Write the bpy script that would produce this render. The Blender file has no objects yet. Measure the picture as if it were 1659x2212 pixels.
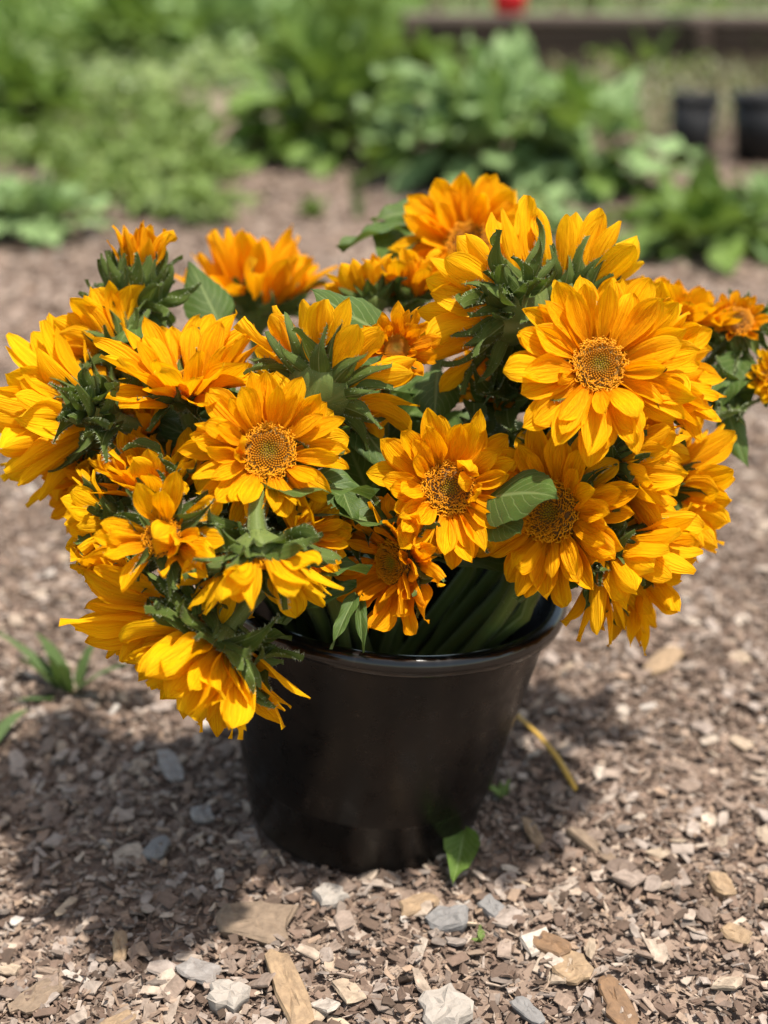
import bpy, math, random
import numpy as np
from mathutils import Vector, Matrix, Euler, noise

# ------------------------------------------------------------------ camera
CAM_H = 0.718
PITCH = math.radians(22.5)
FPX = 2949.0                       # focal length in units of a 1659 x 2212 picture
W0, H0 = 1659.0, 2212.0
sc = bpy.context.scene
col = sc.collection
cd = bpy.data.cameras.new('camera'); cam = bpy.data.objects.new('camera', cd); col.objects.link(cam)
cam.location = (0, 0, CAM_H); cam.rotation_euler = (math.pi/2 - PITCH, 0, 0)
cd.sensor_fit = 'VERTICAL'; cd.sensor_height = 36.0; cd.sensor_width = 27.0
cd.lens = 36.0*FPX/H0
cd.clip_start = 0.05; cd.clip_end = 3000
cd.dof.use_dof = True; cd.dof.focus_distance = 0.985; cd.dof.aperture_fstop = 2.9
cd.dof.aperture_blades = 0
sc.camera = cam
# ------------------------------------------------------------------ light
SUN = Vector((0.24, -0.17, 0.95)).normalized()
w = bpy.data.worlds.new('World'); sc.world = w; w.use_nodes = True
nt = w.node_tree; bg = nt.nodes['Background']
sky = nt.nodes.new('ShaderNodeTexSky'); sky.sky_type = 'NISHITA'; sky.sun_disc = False
sky.sun_elevation = math.asin(SUN.z); sky.sun_rotation = math.atan2(SUN.x, SUN.y)
sky.air_density = 1.0; sky.dust_density = 1.5; sky.ozone_density = 1.0
wb = nt.nodes.new('ShaderNodeMix'); wb.data_type = 'RGBA'; wb.blend_type = 'MULTIPLY'; wb.inputs[0].default_value = 1.0
wb.inputs[7].default_value = (1.10, 0.97, 0.76, 1)      # white balance of the picture
nt.links.new(sky.outputs[0], wb.inputs[6]); nt.links.new(wb.outputs[2], bg.inputs[0]); bg.inputs[1].default_value = 0.15
sd = bpy.data.lights.new('sun', 'SUN'); sd.energy = 4.0; sd.angle = math.radians(1.6); sd.color = (1.0, 0.95, 0.87)
so = bpy.data.objects.new('sun', sd); col.objects.link(so)
so.rotation_euler = SUN.to_track_quat('Z', 'Y').to_euler(); so.location = (2, 0, 5)
sc.view_settings.view_transform = 'Standard'; sc.view_settings.look = 'None'
sc.view_settings.exposure = 1.02; sc.view_settings.gamma = 1.0
sc.view_settings.use_curve_mapping = False
sc.render.engine = 'CYCLES'
sc.cycles.max_bounces = 8; sc.cycles.transmission_bounces = 4; sc.cycles.diffuse_bounces = 4
sc.cycles.use_denoising = True

CF = Vector((0, math.cos(PITCH), -math.sin(PITCH)))
CU = Vector((0, math.sin(PITCH), math.cos(PITCH)))
CR = Vector((1, 0, 0))
CO = Vector((0, 0, CAM_H))
def P(px, py, d):
    """point at depth d (m along the optical axis) seen at px, py"""
    return CO + CF*d + CR*((px-W0/2)*d/FPX) + CU*(-(py-H0/2)*d/FPX)
def G(px, py, z=0.0):
    v = CF + CR*((px-W0/2)/FPX) + CU*(-(py-H0/2)/FPX)
    t = (z-CAM_H)/v.z
    return CO + v*t
def DIR(r, u, t):
    return (CR*r + CU*u - CF*t).normalized()

RC = Vector((0.004, 1.044, 0.229))      # centre of the bucket's rim
RR = 0.150
BC = Vector((-0.020, 1.044, -0.004))    # centre of its base
BR = 0.1035

# ------------------------------------------------------------------ helpers
def mesh(name, verts, faces, smooth=True, uvs=None, mats=None):
    me = bpy.data.meshes.new(name)
    me.from_pydata([tuple(v) for v in verts], [], faces)
    if uvs is not None:
        uv = me.uv_layers.new(name='UVMap')
        vi = np.zeros(len(me.loops), dtype=np.int32); me.loops.foreach_get('vertex_index', vi)
        uv.data.foreach_set('uv', np.asarray(uvs, dtype=np.float32)[vi].ravel())
    if smooth: me.polygons.foreach_set('use_smooth', [True]*len(me.polygons))
    if mats:
        for m in (mats if isinstance(mats, (list, tuple)) else [mats]): me.materials.append(m)
    me.update(); return me
def np_mesh(name, V, F, mats=None, smooth=False):
    """V (n,3) array, F (m,4) or (m,3) array"""
    me = bpy.data.meshes.new(name); V = np.asarray(V, np.float32); F = np.asarray(F, np.int32)
    k = F.shape[1]
    me.vertices.add(len(V)); me.vertices.foreach_set('co', V.ravel())
    me.loops.add(F.size); me.loops.foreach_set('vertex_index', F.ravel())
    me.polygons.add(len(F)); me.polygons.foreach_set('loop_start', np.arange(0, F.size, k, dtype=np.int32))
    me.polygons.foreach_set('use_smooth', np.full(len(F), smooth))
    me.update(calc_edges=True); me.validate()
    if mats: me.materials.append(mats)
    return me
def obj(name, me, parent=None, M=None, **props):
    o = bpy.data.objects.new(name, me); col.objects.link(o)
    if parent is not None:
        o.parent = parent
    if M is not None:
        o.matrix_basis = (parent.matrix_basis.inverted() @ M) if parent is not None and parent.type == 'EMPTY' else M
    for k, v in props.items(): o[k] = v
    return o
def empty(name, loc, label, cat, group=None):
    o = bpy.data.objects.new(name, None); col.objects.link(o); o.location = loc
    o.matrix_basis = Matrix.Translation(loc)
    o.empty_display_size = 0.02
    o['label'] = label; o['category'] = cat
    if group: o['group'] = group
    return o
def tag(o, label, cat, group=None):
    o['label'] = label; o['category'] = cat
    if group: o['group'] = group
    return o

def mat(name):
    m = bpy.data.materials.new(name); m.use_nodes = True
    n = m.node_tree; b = n.nodes['Principled BSDF']
    return m, n, b
def N(n, t, **kw):
    x = n.nodes.new(t)
    for k, v in kw.items():
        if hasattr(x, k): setattr(x, k, v)
    return x
def math_(n, op, a, b=None, c=None):
    x = n.nodes.new('ShaderNodeMath'); x.operation = op
    for i, s in enumerate((a, b, c)):
        if s is None: continue
        if isinstance(s, (int, float)): x.inputs[i].default_value = s
        else: n.links.new(s, x.inputs[i])
    return x.outputs[0]
def ramp(n, fac, stops, interp='LINEAR'):
    r = n.nodes.new('ShaderNodeValToRGB'); r.color_ramp.interpolation = interp
    cr = r.color_ramp
    while len(cr.elements) < len(stops): cr.elements.new(0.5)
    for e, (p, c) in zip(cr.elements, stops):
        e.position = p; e.color = (c[0], c[1], c[2], 1) if not isinstance(c, (int, float)) else (c, c, c, 1)
    n.links.new(fac, r.inputs[0]); return r.outputs[0]
def mixc(n, fac, a, b, mode='MIX'):
    x = n.nodes.new('ShaderNodeMix'); x.data_type = 'RGBA'; x.blend_type = mode
    if isinstance(fac, (int, float)): x.inputs[0].default_value = fac
    else: n.links.new(fac, x.inputs[0])
    for i, s in ((6, a), (7, b)):
        if isinstance(s, tuple): x.inputs[i].default_value = (s[0], s[1], s[2], 1)
        else: n.links.new(s, x.inputs[i])
    return x.outputs[2]
def noise_(n, vec, scale, detail=3, rough=0.55):
    x = n.nodes.new('ShaderNodeTexNoise'); x.inputs['Scale'].default_value = scale
    x.inputs['Detail'].default_value = detail; x.inputs['Roughness'].default_value = rough
    if vec is not None: n.links.new(vec, x.inputs['Vector'])
    return x.outputs[0]
def bump(n, h, strength, dist, b):
    x = n.nodes.new('ShaderNodeBump'); x.inputs['Strength'].default_value = strength
    x.inputs['Distance'].default_value = dist
    n.links.new(h, x.inputs['Height']); n.links.new(x.outputs[0], b.inputs['Normal']); return x.outputs[0]
def with_translucency(n, b, colour, amount, normal=None):
    t = n.nodes.new('ShaderNodeBsdfTranslucent'); n.links.new(colour, t.inputs[0])
    if normal is not None: n.links.new(normal, t.inputs['Normal'])
    mx = n.nodes.new('ShaderNodeMixShader'); mx.inputs[0].default_value = amount
    n.links.new(b.outputs[0], mx.inputs[1]); n.links.new(t.outputs[0], mx.inputs[2])
    n.links.new(mx.outputs[0], n.nodes['Material Output'].inputs[0])

# ---- petal
m_petal, n, b = mat('petal')
uv = N(n, 'ShaderNodeTexCoord'); sep = N(n, 'ShaderNodeSeparateXYZ'); n.links.new(uv.outputs['UV'], sep.inputs[0])
u_, v_ = sep.outputs[0], sep.outputs[1]
oi = N(n, 'ShaderNodeObjectInfo')
cb = N(n, 'ShaderNodeCombineXYZ'); n.links.new(math_(n, 'MULTIPLY', u_, 1.3), cb.inputs[0]); n.links.new(math_(n, 'MULTIPLY', v_, 15.0), cb.inputs[1])
n.links.new(math_(n, 'MULTIPLY', oi.outputs['Random'], 40.0), cb.inputs[2])
vein = noise_(n, cb.outputs[0], 1.0, 3, 0.6)
cb2 = N(n, 'ShaderNodeCombineXYZ'); n.links.new(math_(n, 'MULTIPLY', u_, 3.0), cb2.inputs[0]); n.links.new(math_(n, 'MULTIPLY', v_, 4.0), cb2.inputs[1])
n.links.new(math_(n, 'MULTIPLY', oi.outputs['Random'], 17.0), cb2.inputs[2])
blot = noise_(n, cb2.outputs[0], 1.0, 2)
base = ramp(n, u_, [(0.0, (0.84, 0.25, 0.0004)), (0.22, (0.92, 0.375, 0.0006)), (0.6, (0.93, 0.465, 0.0010)), (1.0, (0.94, 0.53, 0.002))])
base = mixc(n, ramp(n, vein, [(0.47, 0.0), (0.58, 0.55)]), base, (0.78, 0.27, 0.0005))
base = mixc(n, ramp(n, blot, [(0.45, 0.0), (0.75, 0.3)]), base, (0.93, 0.37, 0.001))
base = mixc(n, 1.0, base, oi.outputs['Color'], 'MULTIPLY')
geo = N(n, 'ShaderNodeNewGeometry')
base = mixc(n, math_(n, 'MULTIPLY', geo.outputs['Backfacing'], 0.35), base, (0.92, 0.50, 0.006))
n.links.new(base, b.inputs['Base Color']); b.inputs['Roughness'].default_value = 0.65
b.inputs['Specular IOR Level'].default_value = 0.10
b.inputs['Sheen Weight'].default_value = 0.0
nn = bump(n, math_(n, 'ADD', vein, math_(n, 'MULTIPLY', blot, 0.6)), 0.9, 0.0028, b)
with_translucency(n, b, base, 0.46, nn)

# ---- green tissues
def green_mat(name, dark, light, vein_col, pinnate=True, trans=0.3, rough=0.5, bumpd=0.001, fuzz=0.0, K=7.0):
    m, n, b = mat(name)
    tc = N(n, 'ShaderNodeTexCoord'); sep = N(n, 'ShaderNodeSeparateXYZ'); n.links.new(tc.outputs['UV'], sep.inputs[0])
    u_, v_ = sep.outputs[0], sep.outputs[1]
    oi = N(n, 'ShaderNodeObjectInfo')
    av = math_(n, 'ABSOLUTE', math_(n, 'SUBTRACT', v_, 0.5))
    mid = ramp(n, av, [(0.0, 1.0), (0.018, 0.8), (0.045, 0.0)])
    cb = N(n, 'ShaderNodeCombineXYZ'); n.links.new(u_, cb.inputs[0]); n.links.new(v_, cb.inputs[1])
    n.links.new(math_(n, 'MULTIPLY', oi.outputs['Random'], 30.0), cb.inputs[2])
    nz = noise_(n, cb.outputs[0], 5.0, 4)
    fine = noise_(n, cb.outputs[0], 38.0, 3)
    if pinnate:
        s = math_(n, 'SUBTRACT', math_(n, 'MULTIPLY', u_, K), math_(n, 'MULTIPLY', av, K*0.75))
        s = math_(n, 'ADD', s, math_(n, 'MULTIPLY', nz, 0.7))
        tri = math_(n, 'ABSOLUTE', math_(n, 'SUBTRACT', math_(n, 'FRACT', s), 0.5))
        side = ramp(n, tri, [(0.0, 0.65), (0.05, 0.35), (0.10, 0.0)])
        v = math_(n, 'MAXIMUM', mid, side)
    else:
        s = math_(n, 'ABSOLUTE', math_(n, 'SUBTRACT', math_(n, 'FRACT', math_(n, 'MULTIPLY', v_, 7.0)), 0.5))
        v = math_(n, 'MAXIMUM', mid, ramp(n, s, [(0.0, 0.35), (0.12, 0.0)]))
    basec = mixc(n, nz, dark, light)
    basec = mixc(n, math_(n, 'MULTIPLY', oi.outputs['Random'], 0.45), basec, light)
    basec = mixc(n, v, basec, vein_col)
    n.links.new(basec, b.inputs['Base Color']); b.inputs['Roughness'].default_value = rough
    b.inputs['Specular IOR Level'].default_value = 0.22
    b.inputs['Sheen Weight'].default_value = fuzz; b.inputs['Sheen Roughness'].default_value = 0.5
    h = math_(n, 'SUBTRACT', math_(n, 'MULTIPLY', fine, 0.5), math_(n, 'MULTIPLY', v, 0.6))
    nn = bump(n, h, 0.5, bumpd, b)
    tcol = mixc(n, 0.5, basec, (0.16, 0.24, 0.02))
    with_translucency(n, b, tcol, trans, nn)
    return m
m_bract = green_mat('bract_green', (0.032, 0.058, 0.006), (0.095, 0.135, 0.022), (0.18, 0.21, 0.07), False, 0.24, 0.6, 0.0014, 0.03)
m_leaf = green_mat('sunflower_leaf', (0.030, 0.062, 0.009), (0.075, 0.125, 0.022), (0.16, 0.21, 0.07), True, 0.28, 0.5, 0.001, 0.04)
m_stem = green_mat('stem_green', (0.060, 0.088, 0.014), (0.12, 0.155, 0.035), (0.17, 0.20, 0.065), False, 0.05, 0.6, 0.0006, 0.05)
m_comfrey = green_mat('broad_leaf', (0.050, 0.110, 0.008), (0.16, 0.24, 0.055), (0.22, 0.31, 0.10), True, 0.3, 0.42, 0.004, 0.0, 8.0)
m_comfrey2 = green_mat('pale_broad_leaf', (0.10, 0.17, 0.045), (0.25, 0.36, 0.15), (0.30, 0.41, 0.20), True, 0.25, 0.42, 0.004, 0.0, 8.0)
m_weed = green_mat('weed_leaf', (0.10, 0.16, 0.035), (0.22, 0.30, 0.085), (0.25, 0.33, 0.12), True, 0.3, 0.45, 0.003, 0.0, 6.0)
m_blade = green_mat('grass_blade', (0.045, 0.075, 0.02), (0.09, 0.135, 0.045), (0.14, 0.21, 0.07), False, 0.25, 0.5, 0.001)

def plain(name, c, rough=0.6, c2=None, scale=20, spec=0.4, bd=0.0, island=False):
    m, n, b = mat(name)
    tc = N(n, 'ShaderNodeTexCoord')
    nz = noise_(n, tc.outputs['Object'], scale, 4)
    cc = mixc(n, nz, c, c2 or tuple(x*0.75 for x in c))
    n.links.new(cc, b.inputs['Base Color']); b.inputs['Roughness'].default_value = rough
    b.inputs['Specular IOR Level'].default_value = spec
    if bd: bump(n, nz, 0.6, bd, b)
    return m
m_hair = plain('pale_hairs', (0.30, 0.34, 0.20), 0.6)

# ---- disc florets (pigment goes from green buds in the middle to orange open florets)
m_floret, n, b = mat('florets')
tc = N(n, 'ShaderNodeTexCoord'); vl = N(n, 'ShaderNodeVectorMath', operation='LENGTH')
mp = N(n, 'ShaderNodeMapping'); mp.inputs['Scale'].default_value = (1, 1, 0); n.links.new(tc.outputs['Object'], mp.inputs[0]); n.links.new(mp.outputs[0], vl.inputs[0])
gi = N(n, 'ShaderNodeNewGeometry')
rr = math_(n, 'ADD', vl.outputs['Value'], math_(n, 'MULTIPLY', math_(n, 'SUBTRACT', gi.outputs['Random Per Island'], 0.5), 0.16))
b.inputs['Specular IOR Level'].default_value = 0.12
c = ramp(n, rr, [(0.0, (0.22, 0.19, 0.006)), (0.22, (0.28, 0.155, 0.003)), (0.45, (0.38, 0.14, 0.002)), (0.75, (0.50, 0.19, 0.002)), (1.0, (0.66, 0.27, 0.003))])
n.links.new(c, b.inputs['Base Color']); b.inputs['Roughness'].default_value = 0.55
m_disc = plain('disc_base', (0.16, 0.06, 0.006), 0.8, (0.09, 0.05, 0.006), 8)
m_discg = plain('disc_base_green', (0.20, 0.10, 0.006), 0.8, (0.13, 0.06, 0.004), 8)

# ------------------------------------------------------------------ petals
def strip(seed, W, prof, curl=(0.0, 0.0), cup=0.15, pleat=0.0, kp=2.0, wave=0.0, kw=3.0, twist=0.0, sway=0.0,
          nu=13, nv=8, fold=0.0, hairs=0, serr=0.0):
    """blade of length 1 along +X, width along Y, upper side +Z. curl = (start angle, total bend) in rad"""
    rng = random.Random(seed)
    us = [p[0] for p in prof]; ws = [p[1] for p in prof]
    ph = rng.uniform(0, 6.28); ph2 = rng.uniform(0, 6.28)
    V = []; UV = []; x = z = y = 0.0; cx = []
    for i in range(nu+1):
        u = i/nu
        a = curl[0] + curl[1]*u*u
        cx.append((x, y, z, a)); x += math.cos(a)/nu; z += math.sin(a)/nu; y += sway*math.cos(u*2.5)/nu
    edge = []
    for i in range(nu+1):
        u = i/nu; w_ = W*float(np.interp(u, us, ws)); X, Y, Z, a = cx[i]
        if serr: w_ *= 1 + serr*(1 if i % 2 else -1)
        tw = twist*u
        for j in range(nv+1):
            v = j/nv*2-1
            yy = v*w_*0.5
            env = math.sin(math.pi*min(1, u*1.05+0.02))**0.7 if 0 < u < 1 else 0.0
            zz = cup*W*v*v*(0.3+0.7*env) + fold*W*abs(v)
            zz += pleat*W*(abs(math.cos(math.pi*kp*.5*v+ph*0.3))*1.6-1.0)*env
            zz += wave*W*math.sin(kw*6.28*u+ph+v*1.5)*abs(v)**1.5*(0.3+u)
            c_, s_ = math.cos(tw), math.sin(tw)
            yy, zz = yy*c_-zz*s_, yy*s_+zz*c_
            V.append((X - math.sin(a)*zz, Y+yy, Z + math.cos(a)*zz)); UV.append((u, j/nv))
    F = []
    for i in range(nu):
        for j in range(nv):
            p = i*(nv+1)+j; F.append((p, p+nv+1, p+nv+2, p+1))
    nf = len(F)
    for h in range(hairs):                       # fine hairs standing off the surface and margin
        i = rng.randrange(0, nu); j = rng.choice([0, nv, rng.randrange(0, nv+1)])
        p = Vector(V[i*(nv+1)+j]); q = Vector(V[(i+1)*(nv+1)+j]); f = rng.random(); s = p.lerp(q, f)
        sg = (1 if j == nv else -1) if j in (0, nv) else rng.uniform(-.4, .4)
        d = Vector((rng.uniform(-.1, .6), sg*rng.uniform(.3, 1), rng.uniform(-1, -0.1) if rng.random() < .65 else rng.uniform(.1, .8))).normalized()
        ln = rng.uniform(0.03, 0.065)
        t = (q-p).normalized()*0.0045 if (q-p).length > 0 else Vector((0.004, 0, 0))
        k = len(V); V += [s-t, s+t, s+d*ln]; UV += [(0, .5)]*3; F.append((k, k+1, k+2))
    return V, F, UV, nf
PROF_P = [(0, .26), (.12, .42), (.3, .74), (.48, .95), (.62, 1.0), (.75, .9), (.86, .66), (.94, .38), (1, .03)]
PROF_R = [(0, .30), (.12, .52), (.3, .80), (.5, .98), (.66, 1.0), (.8, .93), (.9, .70), (.96, .45), (1, .08)]
petals = {}
def petal_set(key, count, s0, **rng_):
    out = []
    for i in range(count):
        r = random.Random(s0+i)
        g = lambda a, b_: r.uniform(a, b_)
        pr = PROF_P if r.random() < .65 else PROF_R
        pr = [(u, w_*g(.93, 1.07)) for u, w_ in pr]
        V, F, UV, nf = strip(s0+i, g(.33, .50)*rng_.get('wid', 1), pr, (g(*rng_.get('a0', (-.15, .1))), g(*rng_.get('bend', (-.45, .35)))),
                         g(*rng_.get('cup', (.05, .38))), g(.035, .095), r.choice([1.5, 2.0, 2.0, 2.5, 3.0]), g(.02, rng_.get('wave', .10)), g(.8, 2.0),
                         g(*rng_.get('tw', (-.4, .4))), g(-.16, .16))
        out.append(mesh('petal_%s_%d' % (key, i), V, F, True, UV, m_petal))
    petals[key] = out
petal_set('flat', 16, 100)
petal_set('ruffle', 12, 300, bend=(-.9, 1.0), cup=(-.3, .6), wave=.25, tw=(-.9, .9), wid=1.05)
petal_set('incurl', 6, 500, bend=(.9, 1.9), cup=(.2, .5), a0=(-.1, .2), wid=1.1)
petal_set('droop', 8, 600, bend=(-1.3, -.5), cup=(.1, .5), wave=.15, wid=1.1)

PROF_B = [(0, .85), (.1, 1.0), (.25, .98), (.38, .78), (.5, .5), (.64, .27), (.82, .12), (1, .012)]
def bract_mesh(i, **k):
    r = random.Random(900+i); g = r.uniform
    V, F, UV, nf = strip(900+i, g(.34, .46), PROF_B, (g(-.15, .15), k.get('bend', g(-1.5, 1.9))), g(.15, .5), .015, 1.0, g(.03, .12), g(.8, 1.6), g(-.9, .9), g(-.5, .5), nu=11, nv=6, fold=g(0, .18), hairs=90)
    me = mesh('bract_%d' % i, V, F, True, UV, [m_bract, m_hair])
    idx = np.zeros(len(F), np.int32); idx[nf:] = 1; me.polygons.foreach_set('material_index', idx); return me
bracts = [bract_mesh(i) for i in range(16)]
bracts_in = [bract_mesh(20+i, bend=0.5+0.1*i) for i in range(4)]

PROF_L = [(0, .12), (.05, .5), (.14, .86), (.26, 1.0), (.4, .97), (.56, .80), (.72, .54), (.86, .27), (.95, .1), (1, .01)]
def leaf_mesh(i, m, W=(.5, .68), bend=(-1.1, .1), prof=PROF_L, wave=.10, nu=16, nv=8, serr=0.02, fold=(.1, .3), key='leaf', hairs=0):
    r = random.Random(1500+i); g = r.uniform
    V, F, UV, nf = strip(1500+i, g(*W), prof, (g(0, .3), g(*bend)), g(-.25, .1), 0.0, 1.0, g(.03, wave), g(1.2, 2.6), g(-.4, .4), g(-.2, .2), nu=nu, nv=nv, fold=g(*fold), serr=serr, hairs=hairs)
    me = mesh('%s_%d' % (key, i), V, F, True, UV, [m, m_hair])
    if hairs:
        idx = np.zeros(len(F), np.int32); idx[nf:] = 1; me.polygons.foreach_set('material_index', idx)
    return me
leaves = [leaf_mesh(i, m_leaf) for i in range(6)]
leaf_flat = [leaf_mesh(10+i, m_leaf, bend=(-.35, .0), W=(.55, .62), wave=.05, fold=(.05, .15)) for i in range(3)]

# ------------------------------------------------------------------ disc
def lathe(prof, seg=24, cap=False):
    V = []; F = []; UV = []
    for i, (r, z) in enumerate(prof):
        for j in range(seg):
            a = 2*math.pi*j/seg; V.append((r*math.cos(a), r*math.sin(a), z)); UV.append((i/len(prof), j/seg))
    for i in range(len(prof)-1):
        for j in range(seg):
            k = (j+1) % seg; F.append((i*seg+j, i*seg+k, (i+1)*seg+k, (i+1)*seg+j))
    if cap:
        F.append(tuple(reversed(range(seg)))); F.append(tuple(range((len(prof)-1)*seg, len(prof)*seg)))
    return V, F, UV
def dome_z(r): return 0.28*(1-r*r) - 0.16*math.exp(-(r/0.35)**2)
disc_mesh = {}
for k, mm in (('o', m_disc), ('g', m_discg)):
    V, F, UV = lathe([(1.02, -.35)] + [(r, dome_z(r)) for r in (1.0, .85, .7, .55, .4, .25, .12, .02)], 28)
    disc_mesh[k] = mesh('disc_'+k, V, F, True, UV, mm)
def florets(seed, openfrac, nf=420):
    r = random.Random(seed); V = []; F = []
    ga = math.pi*(3-math.sqrt(5))
    for i in range(nf):
        rad = math.sqrt((i+.5)/nf); a = i*ga
        x, y = rad*math.cos(a), rad*math.sin(a); z = dome_z(rad)
        rho = Vector((math.cos(a), math.sin(a), 0)); tan = Vector((-rho.y, rho.x, 0))
        s = 0.036 + 0.014*rad
        up = (Vector((0, 0, 1)) + rho*(0.5*rad)).normalized()
        if rad < openfrac:
            k = len(V); h = r.uniform(.05, .09)+.05*rad
            for ring, (rs, hh) in enumerate(((1.0, 0), (.85, .7), (.4, 1.0))):
                for j in range(5):
                    t = j*1.2566
                    V.append(Vector((x, y, z)) + rho*(s*rs*math.cos(t)) + tan*(s*rs*math.sin(t)) + up*(h*hh))
            for q in range(2):
                for j in range(5):
                    j2 = (j+1) % 5; F.append((k+q*5+j, k+q*5+j2, k+q*5+5+j2, k+q*5+5+j))
            F.append(tuple(k+10+j for j in range(5)))
        else:
            if r.random() < .25: continue
            # open floret: a small tube and two curling stigma tips
            d = (up + rho*r.uniform(-.25, .55) + tan*r.uniform(-.45, .45)).normalized()
            ln = r.uniform(.12, .22); p0 = Vector((x, y, z)); pts = [p0, p0+d*ln*.6, p0+d*ln]
            def tube(pts, rads, ns=4):
                k = len(V)
                for p, rr_ in zip(pts, rads):
                    for j in range(ns):
                        t = j*2*math.pi/ns; V.append(p + rho*(rr_*math.cos(t)) + tan*(rr_*math.sin(t)))
                for q in range(len(pts)-1):
                    for j in range(ns):
                        j2 = (j+1) % ns; F.append((k+q*ns+j, k+q*ns+j2, k+q*ns+ns+j2, k+q*ns+ns+j))
                F.append(tuple(k+(len(pts)-1)*ns+j for j in range(ns)))
            tube(pts, [s*.55, s*.62, s*.42])
            for sg in (-1, 1):
                sd_ = (tan*sg*r.uniform(.3, 1) + rho*r.uniform(-.6, .8)).normalized()
                e = pts[-1]
                tube([e, e+d*.05+sd_*.035, e+d*.055+sd_*.085, e+d*.01+sd_*.115], [s*.36, s*.36, s*.3, s*.2], 4)
    return mesh('florets_%d' % seed, V, F, False, None, m_floret)
floret_mesh = {'half': [florets(1, .60), florets(2, .66)], 'open': [florets(3, .42), florets(4, .35)], 'closed': [florets(5, .93, 330)]}

# ------------------------------------------------------------------ stems
def bez(p0, p1, p2, p3, n):
    return [p0*(1-t)**3 + p1*3*t*(1-t)**2 + p2*3*t*t*(1-t) + p3*t**3 for t in [i/n for i in range(n+1)]]
def tube_mesh(name, pts, rads, m, ns=10, hairs=0, seed=0, ridges=0.11, hairlen=.0022):
    V = []; F = []; UV = []; rng = random.Random(seed)
    prev = None; frames = []
    for i, p in enumerate(pts):
        t = (pts[min(i+1, len(pts)-1)] - pts[max(i-1, 0)]).normalized()
        if prev is None: nrm = t.orthogonal().normalized()
        else:
            nrm = prev - t*prev.dot(t)
            nrm = nrm.normalized() if nrm.length > 1e-6 else t.orthogonal().normalized()
        prev = nrm; bn = t.cross(nrm); frames.append((p, nrm, bn, t))
        for j in range(ns):
            a = 2*math.pi*j/ns; rr_ = rads[i]*(1+ridges*(1 if j % 2 else -1))
            V.append(p + nrm*(rr_*math.cos(a)) + bn*(rr_*math.sin(a))); UV.append((i/len(pts)*4, j/ns))
    for i in range(len(pts)-1):
        for j in range(ns):
            k = (j+1) % ns; F.append((i*ns+j, i*ns+k, (i+1)*ns+k, (i+1)*ns+j))
    F.append(tuple(range((len(pts)-1)*ns, len(pts)*ns)))
    nf = len(F)
    for h in range(hairs):
        i = int(rng.random()**1.6*(len(pts)-1)); f = rng.random(); p, nr, bn, t = frames[i]; q = frames[min(i+1, len(pts)-1)][0]
        a = rng.uniform(0, 6.28); d = nr*math.cos(a)+bn*math.sin(a); s = p.lerp(q, f)+d*rads[i]*.95
        d2 = (d+t*rng.uniform(-.4, .4)).normalized(); k = len(V)
        V += [s-t*.00018, s+t*.00018, s+d2*hairlen*rng.uniform(.6, 1.3)]; UV += [(0, 0)]*3; F.append((k, k+1, k+2))
    me = mesh(name, V, F, True, UV, [m, m_hair] if hairs else m)
    if hairs:
        idx = np.zeros(len(F), np.int32); idx[nf:] = 1; me.polygons.foreach_set('material_index', idx)
    return me

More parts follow.
